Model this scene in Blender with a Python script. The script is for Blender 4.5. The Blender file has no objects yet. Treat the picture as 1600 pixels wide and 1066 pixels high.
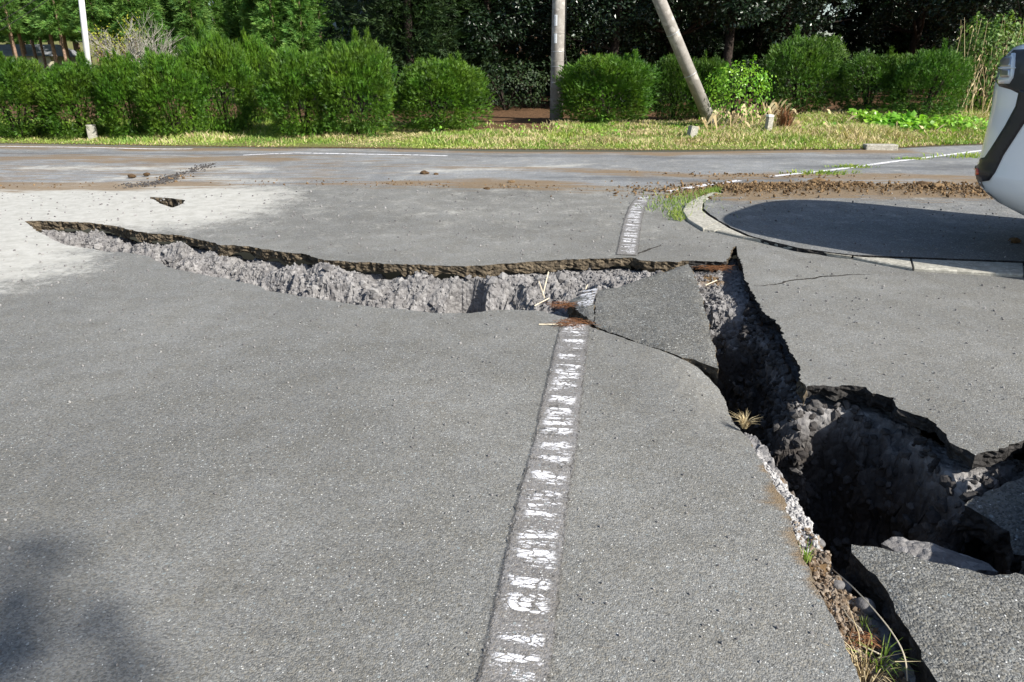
import bpy, math, random
import numpy as np
from mathutils import Vector, Matrix
from mathutils.geometry import delaunay_2d_cdt
from mathutils.bvhtree import BVHTree
random.seed(7); RNG = np.random.default_rng(7)
C = bpy.context.scene.collection
S = bpy.context.scene
# ------------------------------------------------------------ camera, world, sun, exposure
F, HC = 1100.0, 1.0
TH = math.atan(423/F)
cd = bpy.data.cameras.new('camera'); cam = bpy.data.objects.new('camera', cd); C.objects.link(cam)
cd.sensor_width = 36; cd.lens = 36*F/1600; cd.clip_start = .05; cd.clip_end = 1500
cam.location = (0, 0, HC); cam.rotation_euler = (math.pi/2-TH, 0, 0)
S.camera = cam
SUN_EL = math.radians(36); SUN_DIR = Vector((.79, -.61, 0)).normalized()   # horizontally towards the sun
W = bpy.data.worlds.new('World'); S.world = W; W.use_nodes = True
nt = W.node_tree; nt.nodes.clear()
sky = nt.nodes.new('ShaderNodeTexSky'); sky.sky_type = 'NISHITA'; sky.sun_disc = False
sky.sun_elevation = SUN_EL; sky.sun_rotation = math.atan2(SUN_DIR.x, SUN_DIR.y)
bg = nt.nodes.new('ShaderNodeBackground'); bg.inputs[1].default_value = .085
wo = nt.nodes.new('ShaderNodeOutputWorld')
nt.links.new(sky.outputs[0], bg.inputs[0]); nt.links.new(bg.outputs[0], wo.inputs[0])
ld = bpy.data.lights.new('sun', 'SUN'); ld.energy = 5.0; ld.angle = math.radians(.55); ld.color = (1, .955, .87)
sun = bpy.data.objects.new('sun', ld); C.objects.link(sun)
sd = Vector((SUN_DIR.x*math.cos(SUN_EL), SUN_DIR.y*math.cos(SUN_EL), math.sin(SUN_EL)))
sun.rotation_euler = sd.to_track_quat('Z', 'Y').to_euler(); sun.location = (8, -4, 12)
S.view_settings.view_transform = 'Standard'; S.view_settings.look = 'None'
S.view_settings.exposure = .86; S.view_settings.gamma = 1
# ------------------------------------------------------------ numeric helpers
def ray(px, py):
    X = (px-800)/F; Y = -(py-533)/F
    return np.array([X, Y*math.sin(TH)+math.cos(TH), Y*math.cos(TH)-math.sin(TH)])
def P(px, py, z=0.0):
    d = ray(px, py); t = (z-HC)/d[2]; return (d[0]*t, d[1]*t)
def PY(px, py, Y):            # point on the sight line at depth Y
    d = ray(px, py); t = Y/d[1]; return (d[0]*t, Y, HC+d[2]*t)
def _h(ix, iy, iz, seed):
    n = (ix*374761393 + iy*668265263 + iz*2147483647 + seed*974634777) & 0xffffffff
    n = ((n ^ (n >> 13))*1274126177) & 0xffffffff
    return ((n ^ (n >> 16)) & 0xffff)/65535.0
def vn(x, y, z=0.0, seed=0):
    x = np.asarray(x, float); y = np.asarray(y, float); z = np.zeros_like(x)+z
    ix = np.floor(x).astype(np.int64); iy = np.floor(y).astype(np.int64); iz = np.floor(z).astype(np.int64)
    fx = x-ix; fy = y-iy; fz = z-iz
    fx = fx*fx*(3-2*fx); fy = fy*fy*(3-2*fy); fz = fz*fz*(3-2*fz)
    r = 0
    for a in (0, 1):
        for b in (0, 1):
            for c in (0, 1):
                r = r + _h(ix+a, iy+b, iz+c, seed)*(fx if a else 1-fx)*(fy if b else 1-fy)*(fz if c else 1-fz)
    return r*2-1
def fbm(x, y, z=0.0, o=4, seed=0, g=.5):
    r = 0; a = 1; s = 0
    for k in range(o):
        r = r + a*vn(np.asarray(x)*2**k, np.asarray(y)*2**k, np.asarray(z)*2**k, seed+k*17); s += a; a *= g
    return r/s
def sstep(a, b, x):
    t = np.clip((x-a)/(b-a), 0, 1); return t*t*(3-2*t)
def inside(poly, x, y):
    p = np.asarray(poly); r = np.zeros(np.shape(x), bool); j = len(p)-1
    for i in range(len(p)):
        if p[i, 1] != p[j, 1]:
            c = ((p[i, 1] > y) != (p[j, 1] > y)) & (x < (p[j, 0]-p[i, 0])*(y-p[i, 1])/(p[j, 1]-p[i, 1])+p[i, 0]); r ^= c
        j = i
    return r
def pdist(line, x, y):
    p = np.asarray(line, float); d = np.full(np.shape(x), 1e9)
    for i in range(len(p)-1):
        a = p[i]; b = p[i+1]; ab = b-a; L = ab@ab+1e-12
        t = np.clip(((x-a[0])*ab[0]+(y-a[1])*ab[1])/L, 0, 1)
        d = np.minimum(d, np.hypot(x-a[0]-t*ab[0], y-a[1]-t*ab[1]))
    return d
def rough(pts, seg=.02, amp=.012, seed=0, closed=False, fine=.006):
    p = [np.array(q, float) for q in pts]
    if closed: p.append(p[0])
    out = []
    for i in range(len(p)-1):
        a, b = p[i], p[i+1]; L = np.linalg.norm(b-a); n = max(1, int(L/seg))
        nn = np.array([-(b-a)[1], (b-a)[0]])/(L+1e-9)
        for k in range(n):
            q = a+(b-a)*k/n
            w = float(fbm(q[0]*9, q[1]*9, 0, 3, seed))*amp+float(vn(q[0]*70, q[1]*70, 0, seed+5))*fine
            out.append(tuple(q+nn*w))
    if not closed: out.append(tuple(p[-1]))
    return out
def zg(x, y):                 # gentle relief of the paved ground
    x = np.asarray(x, float); y = np.asarray(y, float)
    z = .014*fbm(x*.5+3, y*.5, 0, 2, 3)*np.clip(y/2, .3, 1.5)
    cx, cy = P(1165, 615)
    z = z-.075*np.exp(-(((x-cx)/.13)**2+((y-cy)/.3)**2))*(x < cx+.12)
    return z
# ------------------------------------------------------------ object helpers
def tag(o, label=None, cat=None, group=None, kind=None):
    for k, v in (('label', label), ('category', cat), ('group', group), ('kind', kind)):
        if v: o[k] = v
    return o
def mesh(name, V, Fc, mats, parent=None, smooth=False, mi=None, attrs=None, uv=None):
    V = np.asarray(V, np.float32); me = bpy.data.meshes.new(name)
    if isinstance(Fc, np.ndarray):
        n = Fc.shape[1]; me.vertices.add(len(V)); me.vertices.foreach_set('co', V.ravel())
        me.loops.add(Fc.size); me.loops.foreach_set('vertex_index', Fc.astype(np.int32).ravel())
        me.polygons.add(len(Fc)); me.polygons.foreach_set('loop_start', np.arange(0, Fc.size, n, dtype=np.int32))
        me.polygons.foreach_set('loop_total', np.full(len(Fc), n, np.int32)); me.update(calc_edges=True)
    else:
        me.from_pydata(V.tolist(), [], [tuple(int(i) for i in f) for f in Fc]); me.update()
    for m in (mats if isinstance(mats, (list, tuple)) else [mats]): me.materials.append(m)
    if mi is not None: me.polygons.foreach_set('material_index', np.asarray(mi, np.int32))
    me.polygons.foreach_set('use_smooth', np.full(len(me.polygons), smooth))
    for k, a in (attrs or {}).items():
        at = me.attributes.new(k, 'FLOAT', 'POINT'); at.data.foreach_set('value', np.asarray(a, np.float32))
    if uv is not None:
        l = me.uv_layers.new(name='uv'); li = np.empty(len(me.loops), np.int32); me.loops.foreach_get('vertex_index', li)
        l.data.foreach_set('uv', np.asarray(uv, np.float32)[li].ravel())
    me.update()
    o = bpy.data.objects.new(name, me); C.objects.link(o)
    if parent: o.parent = parent
    return o
def empty(name, loc=(0, 0, 0), rz=0):
    o = bpy.data.objects.new(name, None); C.objects.link(o); o.location = loc; o.rotation_euler[2] = rz; o.empty_display_size = .2; return o
def copy_tree(o, parent=None):
    c = o.copy(); C.objects.link(c)
    if parent: c.parent = parent
    for ch in list(o.children): copy_tree(ch, c)
    return c
class MB:
    def __init__(s): s.v = []; s.f = []; s.m = []; s.t = []
    def add(s, V, Fs, m=0, t=0):
        b = len(s.v); s.v += [tuple(map(float, q)) for q in V]; s.f += [tuple(i+b for i in f) for f in Fs]; s.m += [m]*len(Fs)
        s.t += list(t) if hasattr(t, '__len__') else [t]*len(V)
    def box(s, c, d, rz=0, m=0, tilt=None):
        x, y, z = d[0]/2, d[1]/2, d[2]/2
        M = Matrix.Rotation(rz, 3, 'Z')
        if tilt: M = M @ Matrix.Rotation(tilt, 3, 'Y')
        V = [tuple(M @ Vector(q)+Vector(c)) for q in ((-x,-y,-z),(x,-y,-z),(x,y,-z),(-x,y,-z),(-x,-y,z),(x,-y,z),(x,y,z),(-x,y,z))]
        s.add(V, ((0,3,2,1),(4,5,6,7),(0,1,5,4),(1,2,6,5),(2,3,7,6),(3,0,4,7)), m)
    def tube(s, pts, rad, n=8, m=0, cap=True, t=0):
        pts = [Vector(p) for p in pts]; V = []; Fs = []
        if not hasattr(rad, '__len__'): rad = [rad]*len(pts)
        for i, p in enumerate(pts):
            d = (pts[min(i+1, len(pts)-1)]-pts[max(i-1, 0)]).normalized()
            a = d.orthogonal().normalized() if i == 0 else (pa-d*pa.dot(d)).normalized()
            pa = a; b = d.cross(a)
            for k in range(n):
                w = 2*math.pi*k/n; V.append(p+(a*math.cos(w)+b*math.sin(w))*rad[i])
        for i in range(len(pts)-1):
            for k in range(n): Fs.append((i*n+k, i*n+(k+1) % n, (i+1)*n+(k+1) % n, (i+1)*n+k))
        if cap: Fs.append(tuple(range(n))[::-1]); Fs.append(tuple((len(pts)-1)*n+k for k in range(n)))
        s.add(V, Fs, m, t)
    def build(s, name, mats, parent=None, smooth=False):
        return mesh(name, s.v, s.f, mats, parent, smooth, s.m, {'tint': s.t})
def bevel(o, w=.01, n=2):
    m = o.modifiers.new('b', 'BEVEL'); m.width = w; m.segments = n; m.limit_method = 'ANGLE'; return o
def ico(sub=0):
    import bmesh
    b = bmesh.new(); bmesh.ops.create_icosphere(b, subdivisions=sub, radius=1)
    V = np.array([v.co[:] for v in b.verts]); Fs = np.array([[v.index for v in f.verts] for f in b.faces]); b.free(); return V, Fs
ICO1, ICO2, ICO3 = ico(1), ico(2), ico(3)
def rots(n, rng=RNG):
    q = rng.normal(size=(n, 4)); q /= np.linalg.norm(q, axis=1)[:, None]
    w, x, y, z = q.T
    return np.stack([1-2*(y*y+z*z), 2*(x*y-z*w), 2*(x*z+y*w), 2*(x*y+z*w), 1-2*(x*x+z*z), 2*(y*z-x*w), 2*(x*z-y*w), 2*(y*z+x*w), 1-2*(x*x+y*y)], 1).reshape(n, 3, 3)
def stones(pos, size, base=ICO1, flat=.7, jit=.3, rng=RNG):
    n = len(pos); V, Fs = base
    v = V[None]*(1+rng.uniform(-jit, jit, (n, len(V), 1)))
    v = v*np.stack([np.ones(n), rng.uniform(.6, 1, n), rng.uniform(flat*.7, flat*1.2, n)], 1)[:, None, :]
    R = rots(n, rng); v = np.einsum('nij,nkj->nki', R, v)
    v = v*np.asarray(size)[:, None, None]+np.asarray(pos)[:, None, :]
    f = (Fs[None]+np.arange(n)[:, None, None]*len(V)).reshape(-1, 3)
    return v.reshape(-1, 3), f, np.repeat(rng.uniform(0, 1, n), len(V))
# ------------------------------------------------------------ materials
class NT:
    def __init__(s, name):
        s.m = bpy.data.materials.new(name); s.m.use_nodes = True; s.t = s.m.node_tree; s.t.nodes.clear()
        s.out = s.n('ShaderNodeOutputMaterial')
    def n(s, k, **kw):
        x = s.t.nodes.new(k)
        for a, b in kw.items(): setattr(x, a, b)
        return x
    def l(s, a, b): s.t.links.new(a, b)
    def put(s, sock, v):
        if isinstance(v, bpy.types.NodeSocket): s.l(v, sock)
        elif isinstance(v, (tuple, list)) and sock.type == 'RGBA': sock.default_value = (*v[:3], 1)
        else: sock.default_value = v
    def pos(s): return s.n('ShaderNodeNewGeometry').outputs['Position']
    def obj(s): return s.n('ShaderNodeTexCoord').outputs['Object']
    def map(s, v, sc=(1, 1, 1), rot=(0, 0, 0)):
        x = s.n('ShaderNodeMapping'); s.l(v, x.inputs[0]); x.inputs['Scale'].default_value = sc; x.inputs['Rotation'].default_value = rot; return x.outputs[0]
    def noise(s, v, sc, det=4, ro=.6, dist=0, out='Fac'):
        x = s.n('ShaderNodeTexNoise'); s.l(v, x.inputs['Vector']); x.inputs['Scale'].default_value = sc
        x.inputs['Detail'].default_value = det; x.inputs['Roughness'].default_value = ro; x.inputs['Distortion'].default_value = dist; return x.outputs[out]
    def vor(s, v, sc, out='Distance', feat='F1', rnd=1):
        x = s.n('ShaderNodeTexVoronoi'); x.feature = feat; s.l(v, x.inputs['Vector']); x.inputs['Scale'].default_value = sc; x.inputs['Randomness'].default_value = rnd; return x.outputs[out]
    def math(s, op, a, b=0.0, c=0.0, cl=False):
        x = s.n('ShaderNodeMath', operation=op, use_clamp=cl); s.put(x.inputs[0], a); s.put(x.inputs[1], b); s.put(x.inputs[2], c); return x.outputs[0]
    def rng(s, v, a, b, c=0.0, d=1.0):
        x = s.n('ShaderNodeMapRange'); x.interpolation_type = 'SMOOTHSTEP'; s.put(x.inputs[0], v)
        for i, q in enumerate((a, b, c, d)): x.inputs[i+1].default_value = q
        return x.outputs[0]
    def mix(s, f, a, b, bt='MIX'):
        x = s.n('ShaderNodeMix', data_type='RGBA', blend_type=bt); s.put(x.inputs[0], f); s.put(x.inputs[6], a); s.put(x.inputs[7], b); return x.outputs[2]
    def attr(s, k): return s.n('ShaderNodeAttribute', attribute_name=k).outputs['Fac']
    def sep(s, v): x = s.n('ShaderNodeSeparateXYZ'); s.l(v, x.inputs[0]); return x.outputs
    def bump(s, h, st=.5, d=.01, nrm=None):
        x = s.n('ShaderNodeBump'); s.l(h, x.inputs['Height']); x.inputs['Strength'].default_value = st; x.inputs['Distance'].default_value = d
        if nrm: s.l(nrm, x.inputs['Normal'])
        return x.outputs[0]
    def bsdf(s, col, ro=.8, nrm=None, spec=.3, metal=0, coat=0, trans=0):
        x = s.n('ShaderNodeBsdfPrincipled'); s.put(x.inputs['Base Color'], col); s.put(x.inputs['Roughness'], ro)
        x.inputs['Specular IOR Level'].default_value = spec; x.inputs['Metallic'].default_value = metal; x.inputs['Coat Weight'].default_value = coat
        x.inputs['Transmission Weight'].default_value = trans
        if nrm: s.l(nrm, x.inputs['Normal'])
        s.l(x.outputs[0], s.out.inputs[0]); return x.outputs[0]
def asphalt_nodes(s, v, c0=(.17, .17, .163), coarse=1.0, contrast=1.0):
    big = s.rng(s.noise(v, .9, 4, .55), .3, .7); mid = s.noise(v, 7, 5, .65)
    c = s.mix(big, tuple(k*.84 for k in c0), tuple(k*1.16 for k in c0))
    c = s.mix(s.math('MULTIPLY', s.rng(s.noise(s.map(v, (1, .45, 1), (0, 0, .5)), .55, 5, .6, .6), .5, .68), .22), c, (.09, .092, .095))
    c = s.mix(s.rng(mid, .3, .75), c, s.mix(1, c, (.84, .82, .78), 'MULTIPLY'))
    w = s.n('ShaderNodeVectorMath', operation='ADD'); nz = s.n('ShaderNodeVectorMath', operation='SCALE')
    s.l(s.noise(v, 60/coarse, 2, .6, out='Color'), nz.inputs[0]); nz.inputs['Scale'].default_value = .012*coarse
    s.l(v, w.inputs[0]); s.l(nz.outputs[0], w.inputs[1]); v2 = w.outputs[0]
    cell = s.vor(v2, 170/coarse, 'Color'); cx = s.sep(cell)
    c = s.mix(s.math('MULTIPLY', .75*contrast, 1.0), c, s.mix(s.rng(cx[0], 0, 1), tuple(k*.55 for k in c0), tuple(k*1.5 for k in c0)), 'MIX') if False else c
    k = s.rng(cx[0], 0, 1, 1-.42*contrast, 1+.42*contrast)
    cc = s.n('ShaderNodeCombineXYZ'); [s.l(k, cc.inputs[i]) for i in range(3)]
    c = s.mix(1, c, cc.outputs[0], 'MULTIPLY')
    c = s.mix(s.math('MULTIPLY', s.rng(cx[1], .5, 1), .35), c, tuple((c0[0]*1.25, c0[1]*1.1, c0[2]*.85)))
    # pale chips, dark pits, larger pebbles
    cell2 = s.sep(s.vor(v2, 75/coarse, 'Color')); d2 = s.vor(v2, 75/coarse)
    chip = s.math('MULTIPLY', s.rng(cell2[0], .945, .965), s.rng(d2, .45, .3))
    c = s.mix(chip, c, s.mix(cell2[1], (.36, .36, .34), (.19, .22, .23)))
    c = s.mix(s.math('MULTIPLY', s.rng(cx[2], .975, .985), s.rng(s.vor(v2, 170/coarse), .5, .3)), c, (.6, .6, .58))  # near-white cells paint sparkle into the asphalt colour
    pit = s.math('MULTIPLY', s.rng(s.noise(v, 55/coarse, 3, .7), .62, .70), s.rng(s.noise(v, 3.1, 3), .35, .65))
    c = s.mix(s.math('MULTIPLY', pit, .7), c, (.035, .033, .03))
    h = s.math('ADD', s.math('MULTIPLY', s.vor(v2, 170/coarse), -.6), s.math('MULTIPLY', s.noise(v, 90/coarse, 4, .7), .9))
    h = s.math('SUBTRACT', h, s.math('MULTIPLY', pit, .8))
    h = s.math('ADD', h, s.math('MULTIPLY', s.noise(v, 14, 3), 1.2))
    return c, h
def m_asphalt(name='asphalt', c0=(.17, .17, .163), coarse=1.0, con=1.0, st=.55, dist=.006):
    s = NT(name); v = s.pos(); c, h = asphalt_nodes(s, v, c0, coarse, con)
    dn = s.noise(v, 5, 6, .7); fine = s.noise(v, 40, 4, .8)
    dm = s.math('ADD', s.attr('dust'), s.math('MULTIPLY', s.math('SUBTRACT', s.math('ADD', s.math('MULTIPLY', dn, .6), s.math('MULTIPLY', fine, .4)), .5), 1.6))
    dm = s.rng(dm, .25, .75)
    c = s.mix(s.math('MULTIPLY', dm, s.rng(fine, .25, .8, 1, .75)), c, s.mix(s.rng(s.noise(v, 11, 5, .7), .35, .7), (.50, .49, .455), (.38, .37, .335)))
    vs = s.map(v, (.6, 3.5, 1)); sn = s.noise(vs, 2.2, 7, .72)
    sm = s.rng(s.math('ADD', s.attr('soil'), s.math('MULTIPLY', s.math('SUBTRACT', sn, .5), 2.4)), .35, .8)
    c = s.mix(s.math('MULTIPLY', sm, .85), c, s.mix(s.noise(v, 25, 4, .8), (.10, .062, .032), (.28, .20, .11)))
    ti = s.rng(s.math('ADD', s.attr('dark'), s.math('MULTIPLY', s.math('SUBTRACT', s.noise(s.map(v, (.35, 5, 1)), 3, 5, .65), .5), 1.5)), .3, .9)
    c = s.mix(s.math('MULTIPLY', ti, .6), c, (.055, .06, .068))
    h = s.math('MULTIPLY', h, s.rng(dm, 0, 1, 1, .7))
    s.bsdf(c, s.rng(s.noise(v, 90, 2), .3, .7, .62, .85), s.bump(h, st, dist), spec=.35); return s.m
def m_broken(name, a, b, st=.8, sc=1.0, c3=None, dist=.02):
    s = NT(name); v = s.pos(); n = s.noise(v, 22*sc, 6, .75); vv = s.vor(v, 60*sc)
    c = s.mix(s.rng(n, .3, .7), a, b); cell = s.sep(s.vor(v, 60*sc, 'Color'))
    c = s.mix(s.rng(cell[0], .6, 1, 0, .5), c, tuple(min(1, k*1.6) for k in b))
    if c3: c = s.mix(s.rng(s.math('ADD', s.attr('tint'), s.math('MULTIPLY', s.math('SUBTRACT', n, .5), .9)), .3, .7), c, c3)
    if c3: c = s.mix(s.math('MULTIPLY', s.attr('pit_shade'), .84), c, (.026, .020, .016))  # darkens the colour with depth, painting shade into the deep crevice
    h = s.math('ADD', s.math('MULTIPLY', n, 1.0), s.math('MULTIPLY', vv, -.6))
    s.bsdf(c, .95, s.bump(h, st, dist), spec=.15); return s.m
def m_tint(name, a, b, ro=.85, bumpsc=None, st=.4, spec=.25, dist=.01):
    s = NT(name); t = s.attr('tint'); c = s.mix(t, a, b); v = s.pos(); nrm = None
    if bumpsc:
        n = s.noise(v, bumpsc, 5, .7); nrm = s.bump(n, st, dist); c = s.mix(s.rng(n, .3, .75), s.mix(1, c, (.72, .72, .72), 'MULTIPLY'), s.mix(1, c, (1.2, 1.2, 1.2), 'MULTIPLY'))
    s.bsdf(c, ro, nrm, spec); return s.m
def m_leaf(name, a, b, ro=.5, tr=.3, trc=None, spec=.35, var=.12):
    s = NT(name); oi = s.n('ShaderNodeObjectInfo').outputs['Random']; v = s.pos()
    c = s.mix(s.attr('tint'), a, b)
    hs = s.n('ShaderNodeHueSaturation'); s.l(c, hs.inputs['Color']); s.l(s.rng(oi, 0, 1, 1-var, 1+var), hs.inputs['Value'])
    s.l(s.rng(s.noise(v, 2.2, 3), .3, .7, .485, .515), hs.inputs['Hue']); c = hs.outputs[0]
    p = s.n('ShaderNodeBsdfPrincipled'); s.l(c, p.inputs['Base Color']); p.inputs['Roughness'].default_value = ro; p.inputs['Specular IOR Level'].default_value = spec
    t = s.n('ShaderNodeBsdfTranslucent'); s.l(s.mix(1, c, trc or (1.2, 1.35, .6), 'MULTIPLY'), t.inputs[0])
    x = s.n('ShaderNodeMixShader'); x.inputs[0].default_value = tr; s.l(p.outputs[0], x.inputs[1]); s.l(t.outputs[0], x.inputs[2]); s.l(x.outputs[0], s.out.inputs[0]); return s.m
def m_plain(name, c, ro=.5, spec=.5, metal=0, coat=0, nsc=None, trans=0):
    s = NT(name); col = c
    if nsc: n = s.noise(s.obj(), nsc, 5, .65); col = s.mix(s.rng(n, .3, .7), tuple(k*.75 for k in c), tuple(min(1, k*1.15) for k in c))
    s.bsdf(col, ro, s.bump(n, .2, .004) if nsc else None, spec, metal, coat, trans); return s.m
def m_line(name, paint_amt=.5, seal=True):
    s = NT(name); uv = s.n('ShaderNodeUVMap').outputs[0]; u = s.sep(uv)[0]; v = s.sep(uv)[1]; w = s.pos()
    base, h = asphalt_nodes(s, w, (.185, .181, .182), .65, .7)
    n1 = s.noise(s.map(uv, (14, 62, 1)), 1, 5, .7, .4); n2 = s.noise(s.map(uv, (3, 19, 1)), 1, 3, .6); n3 = s.noise(s.map(uv, (1.5, 3.2, 1)), 1, 2)
    n4 = s.noise(uv, 260, 3, .7)
    au = s.math('ABSOLUTE', s.math('ADD', u, s.math('MULTIPLY', s.math('SUBTRACT', s.noise(uv, 28, 4, .7), .5), .018)))
    off = s.math('ADD', u, s.math('MULTIPLY', s.math('SUBTRACT', s.noise(s.map(uv, (.01, 9, 1)), 1, 3, .7), .5), .045))
    band = s.rng(s.math('ADD', s.math('ABSOLUTE', off), s.math('MULTIPLY', s.math('SUBTRACT', s.noise(s.map(uv, (60, 110, 1)), 1, 4, .7), .5), .05)), .050, .030)
    ck = s.vor(s.map(uv, (34, 95, 1)), 1, 'Distance', 'DISTANCE_TO_EDGE')
    f = s.math('ADD', s.math('MULTIPLY', n1, .45), s.math('ADD', s.math('MULTIPLY', n2, 1.0), s.math('ADD', s.math('MULTIPLY', n3, .2), s.math('MULTIPLY', n4, .25))))
    pm = s.math('MULTIPLY', s.rng(s.math('ADD', f, s.rng(ck, 0, .12, -.16, .02)), 1.19-paint_amt*.5, 1.25-paint_amt*.5), band)
    c = s.mix(pm, base, s.mix(s.noise(uv, 120, 3), (.80, .80, .82), (.60, .60, .64)))
    if seal:
        cr = s.math('ABSOLUTE', s.math('SUBTRACT', s.math('ABSOLUTE', s.math('ADD', u, s.math('MULTIPLY', s.math('SUBTRACT', s.noise(uv, 9, 7, .8), .5), .06))), .060))
        cm = s.math('MULTIPLY', s.rng(cr, .0032, .0010), s.rng(s.noise(uv, 16, 5, .85), .44, .56))
        # thin cross cracks
        vw = s.math('ADD', v, s.math('MULTIPLY', s.math('SUBTRACT', s.noise(uv, 9, 6, .75), .5), .22))
        fr = s.math('ABSOLUTE', s.math('SUBTRACT', s.math('FRACT', s.math('MULTIPLY', vw, 6.1)), .5))
        xm = s.math('MULTIPLY', s.math('MULTIPLY', s.rng(fr, .05, .01), s.rng(au, .060, .054)), s.rng(s.noise(uv, 25, 2), .45, .6))
        cm = s.math('MAXIMUM', cm, s.math('MULTIPLY', xm, .7))
        c = s.mix(s.math('MULTIPLY', cm, .55), c, (.03, .027, .022)); h = s.math('SUBTRACT', h, s.math('MULTIPLY', cm, 3.0)); h = s.math('ADD', h, s.math('MULTIPLY', pm, .7))
        alpha = s.math('MAXIMUM', s.rng(au, .066, .056), cm)
    else: alpha = pm
    b = s.bsdf(c, .75, s.bump(h, .5, .005), .3)
    t = s.n('ShaderNodeBsdfTransparent'); x = s.n('ShaderNodeMixShader'); s.l(alpha, x.inputs[0]); s.l(t.outputs[0], x.inputs[1]); s.l(b, x.inputs[2]); s.l(x.outputs[0], s.out.inputs[0]); return s.m
M_ASPH = m_asphalt(c0=(.181, .182, .177), coarse=.62, con=.8, st=.55); M_ROAD = m_asphalt('road_asphalt', (.20, .21, .225), .9, .7, .4)
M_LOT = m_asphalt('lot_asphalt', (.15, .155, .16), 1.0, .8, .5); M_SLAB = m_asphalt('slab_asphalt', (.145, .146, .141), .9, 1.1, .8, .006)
M_SIDE = m_broken('broken_asphalt', (.04, .033, .025), (.14, .112, .078), .9, 1.0)
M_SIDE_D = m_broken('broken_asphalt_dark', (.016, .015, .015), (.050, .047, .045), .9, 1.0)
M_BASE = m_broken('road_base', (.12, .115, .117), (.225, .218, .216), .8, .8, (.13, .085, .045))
M_GRAV = m_tint('gravel_stone', (.11, .105, .107), (.28, .272, .268), .9, 90, .4)
M_EARTHY = m_tint('earthy_gravel', (.11, .07, .04), (.30, .25, .20), .95, 90, .4)
M_SHADE_CHIP = m_tint('shade_and_chip_stone', (.035, .031, .030), (.095, .090, .088), .9, 90, .4)  # wall stones darkened in colour for crevice shade; also dark asphalt chips
M_PALE = m_tint('pale_crumble', (.30, .29, .29), (.50, .49, .48), .9, 120, .4)
M_SOIL = m_tint('brown_soil', (.075, .045, .022), (.24, .16, .085), .95, 60, .5)
M_LINE = m_line('worn_white_line', .47); M_RLINE = m_line('road_white_line', .85, False)
M_CONC = m_broken('kerb_concrete', (.24, .23, .20), (.37, .355, .31), .35, 1.2, dist=.004)
# ------------------------------------------------------------ outlines traced from the photograph, laid on the ground
farE = [(38,346),(60,345),(107,346),(141,348),(180,353),(206,358),(236,363),(285,366),(311,373),(341,380),(390,383),(427,391),(480,395),(506,405),(600,410),(705,414),(735,414),(765,411),(840,405),(892,403),(990,399),(1003,404),(1060,406),(1066,403),(1130,406),(1141,398),(1143,388),(1151,380)]
rightE = [(1155,397),(1163,424),(1171,444),(1184,472),(1199,491),(1212,499),(1221,519),(1232,544),(1246,574),(1259,607),(1266,602),(1300,604),(1322,602),(1351,606),(1363,617),(1394,622),(1404,639),(1428,647),(1454,654),(1470,671),(1485,692),(1508,705),(1522,712),(1560,706),(1577,692),(1605,688),(1640,715),(1650,800),(1655,888)]  # last points, out of frame, close the hole to shade the pit
nearE = [(45,352),(75,371),(100,381),(130,386),(165,391),(197,393),(230,398),(244,405),(272,419),(320,427),(357,434),(405,445),(414,452),(440,457),(500,466),(556,476),(600,481),(682,489),(735,490),(762,486),(802,484),(847,486),(880,496),(905,503),(931,514),(1016,543),(1090,567),(1128,588),(1139,602),(1141,622),(1146,635),(1160,660),(1170,676),(1176,690),(1195,727),(1221,775),(1240,831),(1255,876),(1277,928),(1300,966),(1315,996),(1337,1056),(1345,1080)]
wF = [P(*q) for q in farE]; wR = [P(*q) for q in rightE]; wN = [P(*q) for q in nearE]
tailR = [(2.7, 1.42), (2.9, 1.1), (2.5, .55), (1.6, .3), (.75, .25), (.62, .45)]
rF = rough(wF, .018, .02, 1, fine=.010); rR = rough(wR, .014, .012, 2, fine=.008); rN = rough(wN, .014, .012, 3, fine=.005)
HOLE = rF+rR[0:]+tailR+rN[::-1][0:]
def pxpoly(l, amp=.006, seg=.02, seed=9): return rough([P(*q) for q in l], seg, amp, seed, True, .004)
def ribbon(l, w, seed=4, seg=.03):     # a thin crack as a narrow closed outline
    p = rough([P(*q) for q in l], seg, .02, seed, False, .008); a = []; b = []
    for i, q in enumerate(p):
        t = np.array(p[min(i+1, len(p)-1)])-np.array(p[max(i-1, 0)]); t /= np.linalg.norm(t)+1e-9; n = np.array([-t[1], t[0]])
        k = w*math.sin(math.pi*min(1, max(.02, i/(len(p)-1))))**.6*(.7+.5*random.random())*.5
        a.append(tuple(np.array(q)+n*k)); b.append(tuple(np.array(q)-n*k))
    return a+b[::-1]
H2 = pxpoly([(234,309),(250,310),(268,311),(289,314),(285,319),(270,325),(258,322),(245,316)], .015)
H3 = ribbon([(1176,445),(1215,440),(1260,431),(1310,428),(1365,425)], .020, 5)
H4 = ribbon([(985,396),(1003,390),(1018,384),(1034,379)], .022, 6)
H5 = ribbon([(1128,390),(1140,389)], .03, 7)
H6 = ribbon([(1159,396),(1166,393),(1172,396)], .05, 8)
HS = [H2, H3, H4]
holes = [HOLE]+HS
YB = 6.6
def cdt(outer, hs, pts):
    V = list(outer); E = [(i, (i+1) % len(outer)) for i in range(len(outer))]
    for h in hs:
        b = len(V); V += list(h); E += [(b+i, b+(i+1) % len(h)) for i in range(len(h))]
    V += [tuple(p) for p in pts]
    o = delaunay_2d_cdt([Vector(v) for v in V], E, [], 0, 1e-6)
    v = np.array([tuple(q) for q in o[0]]); f = np.array([q for q in o[2] if len(q) == 3])
    c = v[f].mean(1); k = inside(outer, c[:, 0], c[:, 1])
    for h in hs: k &= ~inside(h, c[:, 0], c[:, 1])
    return v, f[k]
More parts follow.
